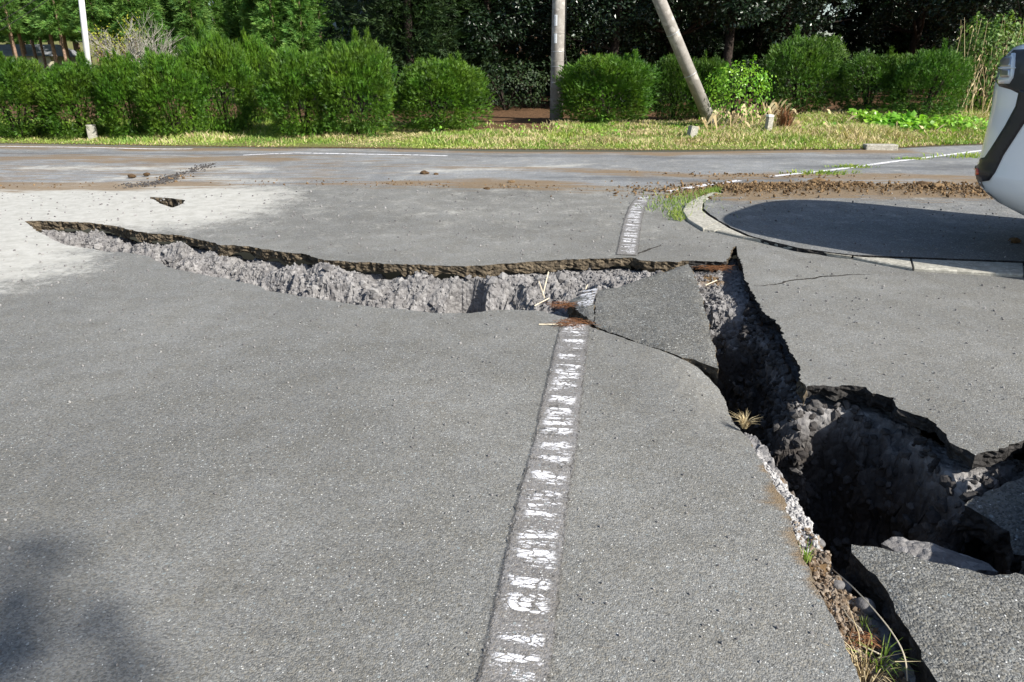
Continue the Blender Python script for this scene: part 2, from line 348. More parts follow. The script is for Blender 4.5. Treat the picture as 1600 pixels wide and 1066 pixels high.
# ---- masks of dust and far paleness, soil, tyre marks and painted dappled shadow
DUST = [P(*q) for q in [(-250,290),(0,292),(150,286),(330,290),(440,300),(400,330),(300,350),(200,352),(120,390),(60,425),(-60,445),(-300,460)]]
def soft(poly, x, y, w):
    d = pdist(list(poly)+[poly[0]], x, y); return np.where(inside(poly, x, y), .5+np.clip(d/w, 0, .5), .5-np.clip(d/w, 0, .5))
def amask(x, y):
    d = soft(DUST, x, y, 1.4)*1.2
    for a, b, c in (((520,318),(555,317),.05),((690,333),(750,331),.07),((640,338),(700,335),.05),((0,436),(70,428),.10),((880,372),(900,374),.04)):
        d = np.maximum(d, .62-pdist([P(*a), P(*b)], x, y)/c*.5)
    for l, w in (([(60,262),(250,261),(400,265)], .5), ([(180,276),(300,277),(420,283)], .35), ([(650,268),(900,258)], .3)):
        d = np.maximum(d, .62-pdist([P(*q) for q in l], x, y)/w*.5)
    return np.maximum(d, .30*sstep(1.8, 5.5, y))  # pale tone also grows with distance over the pavement
def smask(x, y):
    s = np.zeros_like(x); y0_ = y; y = y+(.22*fbm(x*.45, y*.3, 0, 3, 201)+.07*vn(x*2.5, y*1.5, 0, 203))*sstep(4.5, 6, y)*(1-.6*(x > 2)); gain = .85+.5*vn(x*.9, y*1.2, 0, 205)
    for line, w, k in (([(-300,292),(0,287),(300,286),(560,288),(800,290),(1010,296),(1060,300)], .34, .9), ([(1100,298),(1300,297),(1450,300),(1700,306)], .50, 1.25),
                       ([(-300,250),(0,247),(300,247),(420,249)], .5, .75), ([(700,262),(900,266),(1100,273),(1400,277),(1600,283)], .30, .75), ([(-200,273),(100,272),(280,275)], .35, .6),
                       ([(-300,226),(400,232),(1000,238),(1400,236)], .35, .8), ([(230,284),(275,272)], .1, .6), ([(320,262),(300,268)], .06, .7)):
        s = np.maximum(s, k*np.clip(1.15-pdist([P(*q) for q in line], x, y)/w/1.5, 0, 1)*np.clip(gain+.45*(x > 1.6), .35, 1.1))
    y = y0_
    for q, w in (((125,563),.05), ((1375,368),.12), ((1420,388),.06)):
        s = np.maximum(s, .6*np.clip(1-np.hypot(x-P(*q)[0], y-P(*q)[1])/w, 0, 1))
    # dirt spilling along the crumbling near edge
    e = [P(*q) for q in [(1195,727),(1221,775),(1240,831),(1255,876),(1277,928)]]
    s = np.maximum(s, .45*sstep(YB-.7, YB+.3, y)*sstep(10.3, 9.0, y)*sstep(3, -3, x)); return np.maximum(s, .75*np.clip(1-pdist(e, x, y)/.06, 0, 1))
def dmask(x, y):
    s = np.zeros_like(x)
    for line, w in (([(900,243),(1200,249),(1500,246)], .5), ([(850,276),(1150,283),(1250,280)], .4), ([(1250,262),(1600,262)], .8), ([(-300,238),(500,240),(900,243)], .35)):
        s = np.maximum(s, .75*np.clip(1-pdist([P(*q) for q in line], x, y)/w, 0, 1))
    for q, w in (((878,369),.12), ((335,915),.14), ((420,985),.12), ((1150,384),.03)):  # near left spots paint faint dappled shadow into the colour
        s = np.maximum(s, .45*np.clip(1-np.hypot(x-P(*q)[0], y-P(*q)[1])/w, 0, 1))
    return s
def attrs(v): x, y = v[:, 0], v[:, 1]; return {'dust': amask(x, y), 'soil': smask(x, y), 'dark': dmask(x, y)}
def skirt(V, Fl, MI, ring, zt, th, inward, seed, mat, rec=.02):
    """rows of broken edge going down from a ring of top vertices"""
    n = len(ring); base = len(V); rows = 7; r = np.array(ring); nxt = np.roll(r, -1, 0); prv = np.roll(r, 1, 0)
    t = nxt-prv; t /= np.linalg.norm(t, axis=1)[:, None]+1e-9; nn = np.stack([-t[:, 1], t[:, 0]], 1)*inward
    out = [np.column_stack([r, zt])]
    for k in range(1, rows):
        f = k/(rows-1); off = vn(r[:, 0]*75, r[:, 1]*75, k*1.7, seed)*.009+vn(r[:, 0]*30, r[:, 1]*30, k*.7, seed+3)*.010
        off = off+f*(np.where((r[:, 0] > 1.0) & (r[:, 1] < 3.9) & (r[:, 1] > 1.4), .045, rec) if seed == 20 else rec)*(.5+vn(r[:, 0]*6, r[:, 1]*6, 0, seed+9)*.5)
        tz = th*(1+.35*vn(r[:, 0]*9, r[:, 1]*9, 0, seed+6)+.2*vn(r[:, 0]*28, r[:, 1]*28, 0, seed+7)); tz = np.where((r[:, 0] > 1.0) & (r[:, 1] < 3.9), tz*.72, tz) if seed == 20 else tz
        out.append(np.column_stack([r+nn*off[:, None], zt-tz*f]))
    V = np.vstack([V]+out); fs = []
    for k in range(rows-1):
        a = base+k*n+np.arange(n); b = base+k*n+(np.arange(n)+1) % n
        fs += [np.stack([a, b, b+n], 1), np.stack([a, b+n, a+n], 1)]
    fs = np.vstack(fs); mm = np.full(len(fs), mat) if not hasattr(mat, '__len__') else np.tile(mat, 2*(rows-1)); return V, np.vstack([Fl, fs]), np.concatenate([MI, mm])
# pavement sheet
pts = []
y = -6.0
while y < YB-.02:
    s = .05+.012*max(0, y) if y > .6 else .35
    xs = np.arange(-14, 14, s if y > .6 else .5)
    if y > .6: xs = np.concatenate([np.arange(-14, -(1.0*y+1.2), .5), np.arange(-(1.0*y+1.2), 1.0*y+1.2, s), np.arange(1.0*y+1.2, 14, .5)])
    pts.append(np.column_stack([xs+RNG.uniform(-.3, .3, len(xs))*s, np.full(len(xs), y)+RNG.uniform(-.3, .3, len(xs))*s])); y += s if y > .6 else .4
pts = np.vstack(pts); pts = pts[(pts[:, 1] < YB-.05) & (np.abs(pts[:, 0]) < 13.9)]
xb = np.linspace(-14, 14, 113)
outer = [(x, -6.0) for x in (-14, 0, 14)]+[(x, YB) for x in xb[::-1]]
v2, f = cdt(outer, holes, pts)
zz = zg(v2[:, 0], v2[:, 1]); V = np.column_stack([v2, zz]); MI = np.zeros(len(f), int)
def area(p): p = np.array(p); q = np.roll(p, -1, 0); return .5*np.sum(p[:, 0]*q[:, 1]-q[:, 0]*p[:, 1])
for i, h in enumerate(holes):
    ra = np.array(h); sgn = -1 if area(h) > 0 else 1
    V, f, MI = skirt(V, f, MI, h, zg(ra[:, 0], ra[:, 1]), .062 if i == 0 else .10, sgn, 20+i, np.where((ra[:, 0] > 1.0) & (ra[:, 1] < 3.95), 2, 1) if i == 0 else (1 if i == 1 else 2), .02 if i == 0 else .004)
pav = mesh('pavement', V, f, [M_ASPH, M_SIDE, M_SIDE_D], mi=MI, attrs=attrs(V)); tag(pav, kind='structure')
# main road
def yfar(x):                         # far edge of the road
    q = np.array([P(*k) for k in [(-600,219),(0,226),(150,228),(300,231),(500,233),(700,235),(1000,237),(1300,236),(1390,234),(1450,230),(1560,226),(1800,222)]]); i = np.argsort(q[:, 0])
    return np.interp(x, q[i, 0], q[i, 1])
xr = np.unique(np.concatenate([xb, np.arange(-60, -14, 2), np.arange(15, 61, 2)])); nr = 34; G = []
for k in range(nr+1): G.append(np.column_stack([xr, YB+(yfar(xr)+.03-YB)*k/nr]))
G = np.vstack(G); n = len(xr); i = np.arange(n-1); Fq = np.vstack([np.stack([k*n+i, k*n+i+1, (k+1)*n+i+1, (k+1)*n+i], 1) for k in range(nr)])
V = np.column_stack([G, zg(G[:, 0], G[:, 1])])
tag(mesh('road', V, Fq, M_ROAD, attrs=attrs(V), smooth=True), kind='structure')
# crevice floor
def disp(x, y, z):
    k = sstep(-.10, -.22, z)*(x > .85)+.35*(x <= .85)*sstep(-.09, -.16, z); return x+k*(.05*fbm(x*6, y*6, z*7, 3, 91)+.022*vn(x*26, y*26, z*26, 93)), y+k*(.05*fbm(x*6, y*6, z*7, 3, 95)+.022*vn(x*26, y*26, z*26, 97))
def hz(x, y):
    dF = pdist(wF+wR, x, y); dF = np.where(~inside(HOLE[::3], x, y) & (x > .9), 0, dF)
    ctl = [(45,350,.14),(60,357,.28),(75,362,.36),(100,372,.42),(125,380,.30),(150,382,.18),(200,388,.17),(260,405,.22),(300,418,.30),(350,425,.22),(390,435,.34),(440,450,.20),(520,465,.22),(600,470,.30),(690,480,.24),(735,475,.75),(775,475,.22),(850,470,.13),(900,480,.12),(960,460,.13),(1030,440,.14),(1110,430,.11),(1105,450,.11),(1140,440,.12),
           (1130,480,.3),(1130,515,.9),(1140,560,1.3),(1160,590,1.2),(1180,650,1.3),(1240,720,1.3),(1300,760,1.3),(1400,780,1.2),(1500,800,1.1),(1290,815,1.3),(1340,832,1.1),(1450,842,1.2),(1600,850,1.4),
           (1275,848,.055),(1300,865,.058),(1330,905,.06),(1350,950,.062),(1370,990,.065),(1400,1060,.08),(1290,900,.045),(1310,950,.05),(1340,1045,.15)]
    num = 0; den = 0
    for a, b, z in ctl:
        q = P(a, b); w = 1/((x-q[0])**2+(y-q[1])**2+.0012)**2.4; num = num+w*z; den = den+w
    D = num/den
    W_ = np.where(x > P(1120, 460)[0], .34-.16*sstep(.25, .8, D)*sstep(.9, 1.1, x), .34)
    sh = sstep(.02, 1, np.clip((dF+.04*fbm(x*9, y*9, 0, 2, 44))/W_, 0, 1))
    z = -np.minimum(.085, D)-(np.maximum(D, .085)-.085)*sh
    am = np.clip((D-.04)*.75, .008, .12)*(1-.4*(D > .5))*(.35+.65*sh)
    r1 = 1.3*fbm(x*5.5, y*5.5, 0, 3, 31); r2 = 1-np.abs(fbm(x*14, y*14, 0, 3, 37))*2; r3 = fbm(x*45, y*45, 0, 3, 41, .6); r1 = r1+.5*np.round(vn(x*10+2, y*10, 0, 33)*2)/2
    z = z+am*(r1*.9+r2*.5-.3)+.011*r3
    ln = pdist([P(728,422), P(722,455), P(738,492)], x, y); z = z-.9*np.clip(1.6-ln/.07, 0, 1)
    # crumbling base lip below the near slab
    e = [P(*q) for q in [(1168,672),(1184,700),(1206,745),(1232,790),(1244,825),(1262,850)]]
    de = pdist(e, x, y)+.012*vn(x*50, y*50, 0, 61); lip = -.032+.012*r3-3.0*np.clip(de-.045, 0, 1)
    z = np.where(de < .1, np.maximum(z, lip), z)
    return z, D
def floorfield(poly, g, name, fn, mats, extra=.10):
    p = np.array(poly); x = np.arange(p[:, 0].min()-extra, p[:, 0].max()+extra, g); y = np.arange(p[:, 1].min()-extra, p[:, 1].max()+extra, g)
    X, Y = np.meshgrid(x, y); X = X.ravel(); Y = Y.ravel(); ins = inside(p, X, Y)
    co = p[::3]; keep = ins.copy(); idx = np.where(~ins)[0]
    d = pdist(list(map(tuple, co))+[tuple(co[0])], X[idx], Y[idx]); keep[idx] = d < extra
    z = np.zeros_like(X); D = np.zeros_like(X); a, b = fn(X[keep], Y[keep]); z[keep] = a; D[keep] = b
    z = np.where(~ins, np.minimum(z, -.088), z)
    nx = len(x); q = np.arange(len(X)).reshape(len(y), nx); Q = np.stack([q[:-1, :-1], q[:-1, 1:], q[1:, 1:], q[1:, :-1]], -1).reshape(-1, 4)
    Q = Q[keep[Q].all(1)]; used = np.unique(Q); mp = np.zeros(len(X), int); mp[used] = np.arange(len(used))
    x_, y_ = X[used], Y[used]; jx = .4*g
    dx_, dy_ = disp(x_, y_, z[used]) if name == 'crevice_floor' else (x_, y_); V = np.column_stack([dx_+jx*vn(x_*90, y_*90, 0, 71), dy_+jx*vn(x_*90, y_*90, 0, 72), z[used]])
    gx = P(1290, 870); e = [P(*k) for k in [(1195,740),(1232,800),(1262,850),(1290,900),(1320,960),(1350,1030)]]
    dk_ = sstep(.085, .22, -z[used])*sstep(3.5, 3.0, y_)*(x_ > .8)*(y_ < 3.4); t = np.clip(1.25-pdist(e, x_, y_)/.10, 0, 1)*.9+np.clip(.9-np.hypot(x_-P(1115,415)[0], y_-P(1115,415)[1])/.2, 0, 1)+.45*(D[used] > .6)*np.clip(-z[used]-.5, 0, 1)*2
    return mesh(name, V, mp[Q], mats, attrs={'tint': t, 'pit_shade': dk_})
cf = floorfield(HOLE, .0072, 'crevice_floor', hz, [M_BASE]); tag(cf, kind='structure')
def hz2(x, y): return -.16+.03*fbm(x*12, y*12, 0, 3, 8), x*0+.2
tag(floorfield(H2, .015, 'pothole_floor', hz2, [M_BASE], .05), kind='structure')
m = MB(); m.box((0, 1, -1.9), (60, 16, .2)); tag(m.build('subsoil', M_SIDE_D), kind='structure')
# loose gravel lying on the crevice floor (nobody could count it)
def scatter_hole(n, region, sz, seed, mat, name, lift=.3):
    rg = np.random.default_rng(seed); p = np.array(region); k = 0; X = []; Y = []
    while k < n:
        x = rg.uniform(p[:, 0].min(), p[:, 0].max(), 4000); y = rg.uniform(p[:, 1].min(), p[:, 1].max(), 4000); q = inside(p, x, y) & inside(HOLE, x, y); X.append(x[q]); Y.append(y[q]); k += q.sum()
    x = np.concatenate(X)[:n]; y = np.concatenate(Y)[:n]; z, D = hz(x, y); s = rg.uniform(*sz, n)*rg.uniform(.5, 1, n)
    x, y = disp(x, y, z)
    if name == 'wall_gravel': kk = pdist(wN, x, y) > .11; x, y, z, s = x[kk], y[kk], z[kk], s[kk]
    V, f, t = stones(np.column_stack([x, y, z+s*lift]), s, rng=rg); return mesh(name, V, f, mat, attrs={'tint': t})
L = scatter_hole(9000, [(-6, 2), (.95, 2.6), (1.3, 4.5), (-6, 8)], (.003, .012), 5, M_GRAV, 'crevice_gravel'); tag(L, 'loose grey gravel covering the base exposed in the long crack', 'gravel', kind='stuff')
L = scatter_hole(3500, [P(*q) for q in [(1240,800),(1330,840),(1330,880),(1470,1066),(1345,1080),(1235,860)]], (.003, .010), 6, M_EARTHY, 'gap_gravel'); tag(L, 'small gravel in the shallow gap beside the lower right slab', 'gravel', kind='stuff')
L = scatter_hole(2500, [P(*q) for q in [(1165,670),(1250,770),(1290,835),(1255,850),(1225,800),(1190,735)]], (.003, .009), 7, M_PALE, 'pale_crumbs'); tag(L, 'pale crumbled base material along the edge of the deep crevice', 'rubble', kind='stuff')
L = scatter_hole(3500, [P(*q) for q in [(1175,450),(1330,600),(1600,680),(1700,850),(1200,760),(1130,560)]], (.006, .028), 8, M_SHADE_CHIP, 'wall_gravel'); tag(L, 'grey stones stuck in the shaded wall of the deep crevice', 'gravel', kind='stuff')
L = scatter_hole(420, [(-6, 2), (.95, 2.6), (1.3, 4.5), (-6, 8)], (.018, .048), 15, M_GRAV, 'base_chunks', -.15); tag(L, 'larger broken chunks of grey road base in the long crack', 'rubble', kind='stuff')
# countable stones in the gap
SV, SF = ICO3
for i, (px, py, r, lab) in enumerate([(1293,848,.020,'rounded brown stone at the head of the gravel gap, nearest the pit'),(1268,851,.011,'cream pebble beside the green grass tuft in the gap'),(1309,893,.014,'smooth pale round pebble where the long stalk starts'),(1307,925,.013,'mauve round pebble left of a grey pebble in the gap'),(1321,923,.011,'grey pebble touching the mauve pebble in the gap'),(1348,962,.017,'dark grey stone lying beside the white twigs in the gap'),(1326,915,.008,'small pebble in the shade of the lower right slab'),(1336,903,.010,'bluish pebble in the slab shadow, upper part of the gap'),(1275,868,.012,'angular grey stone below the green grass tuft'),(1288,872,.011,'flat grey stone right of the green grass tuft'),(1345,945,.009,'light pebble above the dark grey stone in the gap')]):
    rg = np.random.default_rng(100+i); x, y = P(px, py, -.08); z = float(hz(np.array([x]), np.array([y]))[0][0])
    v = SV*(1+.16*fbm(SV[:, 0]*1.4+i*7, SV[:, 1]*1.4, SV[:, 2]*1.4, 3, i)[:, None])*r*1.3*np.array([1, rg.uniform(.75, 1), rg.uniform(.6, .8)])
    o = mesh('stone', v, SF, M_GRAV, smooth=True, attrs={'tint': np.full(len(v), rg.uniform(.2, .9))}); o.location = (x, y, z+r*.45); o.rotation_euler[2] = i
    tag(o, lab, 'stone', 'stones in the gap beside the lower right slab')
# ---- broken slabs
def slab(name, outline_px, zf, th, mats, seed, amp=.008, g=.03):
    w = []
    for q in outline_px:
        z = 0
        for _ in range(6): p = P(q[0], q[1], z); z = float(zf(*p))
        w.append(p)
    r = rough(w, .014, amp, seed, True, .005); a = np.array(r)
    X, Y = np.meshgrid(np.arange(a[:, 0].min(), a[:, 0].max(), g), np.arange(a[:, 1].min(), a[:, 1].max(), g)); X = X.ravel(); Y = Y.ravel()
    k = inside(a, X, Y) & (pdist(r+[r[0]], X, Y) > g*.4); v, f = cdt(r, [], np.column_stack([X[k], Y[k]]))
    zt = lambda x, y: zf(x, y)+.004*fbm(x*6, y*6, 0, 3, seed)-.010*np.clip(1-pdist(r+[r[0]], x, y)/.03, 0, 1)*(.5+.5*vn(x*30, y*30, 0, seed))
    V = np.column_stack([v, zt(v[:, 0], v[:, 1])]); MI = np.zeros(len(f), int)
    V, f, MI = skirt(V, f, MI, r, zt(a[:, 0], a[:, 1]), th, 1 if area(r) > 0 else -1, seed, 1, .012)
    V, f, MI = V, f, MI; n0 = len(V); n = len(r); last = n0-n; cen = V[last:].mean(0); V = np.vstack([V, cen]); i = np.arange(n)
    fb = np.stack([last+i, last+(i+1) % n, np.full(n, n0)], 1); f = np.vstack([f, fb]); MI = np.concatenate([MI, np.ones(n, int)])
    return mesh(name, V, f, mats, mi=MI, attrs={'dust': V[:, 0]*0, 'soil': V[:, 0]*0, 'dark': V[:, 0]*0})
fx, fy = P(1010, 490)
zfrag = lambda x, y: .006+.05*(x-fx)-.05*np.clip((fy-.1-y)*2, 0, 1)*np.clip((x-fx)*2.5, 0, 1)
s1 = slab('asphalt_slab', [(1076,410),(1050,419),(1012,432),(979,444),(934,453),(929,480),(931,509),(972,524),(1016,539),(1060,553),(1100,566),(1123,574),(1118,545),(1108,508),(1099,472),(1088,437)], zfrag, .07, [M_SLAB, M_SIDE], 51)  # darker slab material stands in for its tilt away from the sun
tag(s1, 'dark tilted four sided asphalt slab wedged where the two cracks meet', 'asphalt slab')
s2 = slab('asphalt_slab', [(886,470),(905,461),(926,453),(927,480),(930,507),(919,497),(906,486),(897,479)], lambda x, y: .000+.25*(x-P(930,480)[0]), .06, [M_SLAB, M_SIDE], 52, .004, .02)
tag(s2, 'small triangular asphalt piece carrying a bit of white paint', 'asphalt slab')
bx, by = P(1330, 860)
zbr = lambda x, y: -.008+.02*(x-bx)+.01*(by-y)
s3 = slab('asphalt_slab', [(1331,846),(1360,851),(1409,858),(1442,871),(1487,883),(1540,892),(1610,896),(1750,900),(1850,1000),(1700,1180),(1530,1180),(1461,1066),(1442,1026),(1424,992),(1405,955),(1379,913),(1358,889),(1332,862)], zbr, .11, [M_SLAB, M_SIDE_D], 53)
tag(s3, 'large sunken asphalt slab filling the lower right corner', 'asphalt slab')
tx, ty = P(1560, 830, -.2)
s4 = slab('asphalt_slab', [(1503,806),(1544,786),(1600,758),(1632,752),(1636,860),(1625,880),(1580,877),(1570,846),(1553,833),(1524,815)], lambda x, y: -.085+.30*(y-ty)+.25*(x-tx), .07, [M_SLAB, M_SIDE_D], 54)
tag(s4, 'broken asphalt slab tipped into the pit at the right edge', 'asphalt slab')
s5 = slab('base_ledge', [(1379,847),(1394,837),(1450,845),(1500,860),(1545,880),(1560,892),(1480,886),(1420,864)], lambda x, y: -.16+0*x, .10, [M_BASE, M_BASE], 55)
tag(s5, 'thin grey ledge of road base sticking out behind the lower right slab', 'ledge')
# ---- painted lines
def strip(name, pl, w, mat, dz=.004, zf=zg, seg=.05):
    p = [np.array(q) for q in pl]; q = []
    for i in range(len(p)-1):
        n = max(1, int(np.linalg.norm(p[i+1]-p[i])/seg)); q += [p[i]+(p[i+1]-p[i])*k/n for k in range(n)]
    q.append(p[-1]); V = []; U = []; s = 0; nu = 5
    for i in range(len(q)):
        t = q[min(i+1, len(q)-1)]-q[max(i-1, 0)]; t /= np.linalg.norm(t); n = np.array([t[1], -t[0]])
        if i: s += np.linalg.norm(q[i]-q[i-1])
        for k in range(nu):
            u = (k/(nu-1)-.5)*w; c = q[i]+n*u; V.append((c[0], c[1], float(zf(c[0], c[1]))+dz)); U.append((u, s))
    Fs = np.array([(i*nu+k, i*nu+k+1, (i+1)*nu+k+1, (i+1)*nu+k) for i in range(len(q)-1) for k in range(nu-1)])
    o = mesh(name, V, Fs, mat, uv=U, smooth=True); tag(o, kind='structure'); return o
strip('road_marking', [P(*q) for q in [(775,1190),(802,1066),(812,1010),(832,890),(846,800),(858,740),(869,690),(875,640),(883,600),(890,560),(895,530),(899,508)]], .16, M_LINE)
strip('road_marking', [P(*q) for q in [(980,396),(984,370),(989,345),(995,325),(1006,308)]], .16, M_LINE)
M_LINE2 = m_line('line_on_piece', .56, False)
strip('road_marking', [P(*q) for q in [(911,482),(922,456)]], .075, M_LINE2, .012, lambda x, y: .000+.25*(x-P(930,480)[0]), .02)
for l, w in (([(1205,276),(1290,268),(1400,253),(1480,242),(1545,234)], .16), ([(1068,295),(1110,288),(1155,282)], .12), ([(380,242),(420,241),(462,240),(620,243),(700,244)], .10), ([(1515,243),(1700,232)], .12), ([(-100,229),(100,230),(300,232.5)], .1), ([(1040,300),(1066,296)], .1)):
    strip('road_marking', [P(*q) for q in l], w, M_RLINE, .004, seg=.2)
# ---- car park slab and kerb stones
inner = [(1131,301),(1112,307),(1101,315),(1099,326),(1110,335),(1125,344),(1142,353),(1174,366),(1206,374),(1247,383),(1300,390),(1334,394),(1424,398),(1600,408),(1800,419)]
outerk = [(1112,303),(1090,311),(1071,322),(1066,333),(1074,346),(1098,360),(1119,362),(1162,371),(1200,378),(1245,386),(1299,397),(1332,401),(1427,420),(1600,433),(1800,449)]
wi = [P(*q, .024) for q in inner]; wk = [P(*q) for q in outerk]
lotr = rough(wi, .03, .006, 70, False, .003)+[(14, P(1800, 419)[1]), (14, YB-.05), (P(1131, 301)[0]+.0, YB-.05)]
gx, gy = np.meshgrid(np.arange(1, 14, .16), np.arange(3, YB-.06, .12)); gx = gx.ravel(); gy = gy.ravel(); k = inside(lotr, gx, gy) & (pdist(lotr+[lotr[0]], gx, gy) > .04)
v, f = cdt(lotr, [], np.column_stack([gx[k], gy[k]])); V = np.column_stack([v, zg(v[:, 0], v[:, 1])+.024-.020*sstep(YB-.5, YB-.05, v[:, 1])]); ra = np.array(lotr); zt = zg(ra[:, 0], ra[:, 1])+.024-.020*sstep(YB-.5, YB-.05, ra[:, 1])
V, f, MI = skirt(V, f, np.zeros(len(f), int), lotr, zt, .05, 1 if area(lotr) > 0 else -1, 77, 1, .004)
tag(mesh('car_park', V, f, [M_LOT, M_SIDE_D], mi=MI, attrs=attrs(V)), kind='structure')
kb = empty('kerb', (P(1100, 345)[0], P(1100, 345)[1], 0)); tag(kb, 'curved line of pale concrete kerb stones around the car park corner', 'kerb')
def rs(pl, n):
    p = np.array(pl); s = np.r_[0, np.cumsum(np.linalg.norm(np.diff(p, axis=0), axis=1))]; t = np.linspace(0, s[-1], n); return np.column_stack([np.interp(t, s, p[:, 0]), np.interp(t, s, p[:, 1])])
def kstone(i0, i1, t0=0., t1=1.):
    A = rs(wi[i0:i1+1], 9); B = rs(wk[i0:i1+1], 9); g = .006
    D = A[-1]-A[0]; D = D/np.linalg.norm(D); A[0] += D*g; B[0] += D*g; A[-1] -= D*g; B[-1] -= D*g
    V = []; n = 9
    dd = B-A; dd = dd/np.linalg.norm(dd, axis=1)[:, None]; A = A+dd*.012
    for z, (a, b) in ((-.06, (A, B)), (.012, (A, B)), (.018, (A+dd*.008, B-dd*.008))):
        for q in (a, b):
            for w in q: V.append((w[0]-kb.location.x, w[1]-kb.location.y, float(zg(w[0], w[1]))+z))
    Fs = []
    for i in range(n-1):
        Fs += [(2*n+i, 4*n+i, 4*n+i+1, 2*n+i+1), (0*n+i, 2*n+i, 2*n+i+1, i+1), (n+i, n+i+1, 3*n+i+1, 3*n+i), (3*n+i, 3*n+i+1, 5*n+i+1, 5*n+i), (4*n+i, 5*n+i, 5*n+i+1, 4*n+i+1)]
    for i in (0, n-1): Fs += [(i, n+i, 3*n+i, 2*n+i), (2*n+i, 3*n+i, 5*n+i, 4*n+i)]
    mesh('kerb_stone', V, Fs, M_CONC, kb)
for a, b in ((0, 1), (1, 2), (2, 3), (3, 5), (5, 6), (6, 7), (7, 9), (9, 11), (11, 12), (12, 13), (13, 14)): kstone(a, b)
# ------------------------------------------------------------ terrain beyond and around
def m_ground():
    s = NT('ground_soil'); v = s.pos(); n = s.noise(v, 1.3, 6, .7); n2 = s.noise(v, 12, 5, .75); y = s.sep(v)[1]; x = s.sep(v)[0]
    c = s.mix(s.rng(n2, .3, .7), (.075, .045, .026), (.15, .085, .045)); gr = s.mix(n2, (.10, .11, .035), (.19, .18, .07))
    k = s.attr('grass'); c = s.mix(s.rng(s.math('ADD', k, s.math('SUBTRACT', n, .5)), .4, .6), c, gr)
    s.bsdf(c, .95, s.bump(n2, .7, .05), .1); return s.m
def zt(x, y):
    e = yfar(x); d = y-e; right = sstep(2, 8, x)
    z = .02+(.10+.22*right)*sstep(.1, 3.2, d)+.02*fbm(x*1.2, y*1.2, 0, 3, 9)*sstep(0, .6, d)
    z = z+14*sstep(75, 240, y)*sstep(60, -20, x)+.0*x
    return z
xs = np.unique(np.concatenate([np.arange(-20, 26, .4), np.linspace(-260, -20, 40), np.linspace(26, 260, 40)])); rr = np.unique(np.concatenate([np.arange(0, 6, .2), np.arange(6, 30, 1.2), np.geomspace(30, 600, 30)]))
X, R = np.meshgrid(xs, rr); Y = yfar(X)+R; Z = zt(X, Y); n = len(xs); i = np.arange(n-1)
Fq = np.vstack([np.stack([k*n+i, k*n+i+1, (k+1)*n+i+1, (k+1)*n+i], 1) for k in range(len(rr)-1)])
grs = np.where((R < 3.2) & ~((X > -.9) & (X < .9) & (R > 2.2)), .95, .25)+.6*(Y > 26)*(X < -5)
grs = np.where(R < .12, .2, grs)
tag(mesh('ground', np.column_stack([X.ravel(), Y.ravel(), Z.ravel()]), Fq, m_ground(), smooth=True, attrs={'grass': grs.ravel()}), kind='structure')
m = MB()
for c, d in (((-157, 0, -.05), (286, 13.2+300, .1)), ((157, 0, -.05), (286, 13.2+300, .1))):
    x0, x1 = c[0]-143, c[0]+143; m.add([(x0, -160, 0), (x1, -160, 0), (x1, YB if abs(c[0]) else YB, 0), (x0, YB, 0)], [(0, 1, 2, 3)])
m.add([(-14, -160, 0), (14, -160, 0), (14, -6, 0), (-14, -6, 0)], [(0, 1, 2, 3)])
tag(m.build('outer_ground', M_SLAB), kind='structure')
# ------------------------------------------------------------ foliage
def fronds(pos, axis, L, wid, k, rng, curl=.0, tint=None):
    """each frond: k slim leaflets fanned about its axis"""
    n = len(pos); a = axis/np.linalg.norm(axis, axis=1)[:, None]; r = rng.normal(size=(n, 3)); b = np.cross(a, r); b /= np.linalg.norm(b, axis=1)[:, None]
    V = []; T = []
    if tint is None: tint = rng.uniform(0, 1, n)
    for j in range(k):
        u = (j/(k-1)-.5)*2 if k > 1 else 0; st = pos+a*(L*(1-abs(u))*.45)[:, None]
        d = a+b*(u*1.0); d /= np.linalg.norm(d, axis=1)[:, None]; ll = (L*(1-.35*abs(u))*.75)[:, None]; nn = np.cross(d, np.cross(a, b)+rng.normal(size=(n, 3))*.5); nn /= np.linalg.norm(nn, axis=1)[:, None]+1e-9
        tip = st+d*ll; w = (wid*.5)[:, None]
        V += [st+nn*w*.6+d*ll*.1, st-nn*w*.6+d*ll*.1, tip]; T += [tint*.75, tint*.75, np.clip(tint*.75+.25, 0, 1)]
    V = np.stack(V, 1).reshape(-1, 3); T = np.stack(T, 1).reshape(-1); return V, np.arange(len(V)).reshape(-1, 3), T
def leaves(pos, L, rng, nrm=None, ratio=.5, tint=None):
    n = len(pos); a = rng.normal(size=(n, 3)); a[:, 2] -= .3
    if nrm is not None: a = a-nrm*np.sum(a*nrm, 1)[:, None]*.7
    a /= np.linalg.norm(a, axis=1)[:, None]; r = rng.normal(size=(n, 3)) if nrm is None else nrm+rng.normal(size=(n, 3))*.5
    b = np.cross(a, r); b /= np.linalg.norm(b, axis=1)[:, None]; c = np.cross(a, b); L = L[:, None]
    V = np.stack([pos, pos+a*L*.45+b*L*ratio*.5+c*L*.06, pos+a*L, pos+a*L*.45-b*L*ratio*.5+c*L*.06], 1).reshape(-1, 3)
    i = np.arange(n)*4; Fs = np.vstack([np.stack([i, i+1, i+2], 1), np.stack([i, i+2, i+3], 1)])
    t = rng.uniform(0, 1, n) if tint is None else tint
    return V, Fs, np.repeat(t, 4)
def sph(n, rng): d = rng.normal(size=(n, 3)); return d/np.linalg.norm(d, axis=1)[:, None]
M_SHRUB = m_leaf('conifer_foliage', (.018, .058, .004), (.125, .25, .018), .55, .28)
M_SHRUB_D = m_leaf('shaded_conifer_foliage', (.018, .055, .006), (.11, .22, .022), .55, .22)
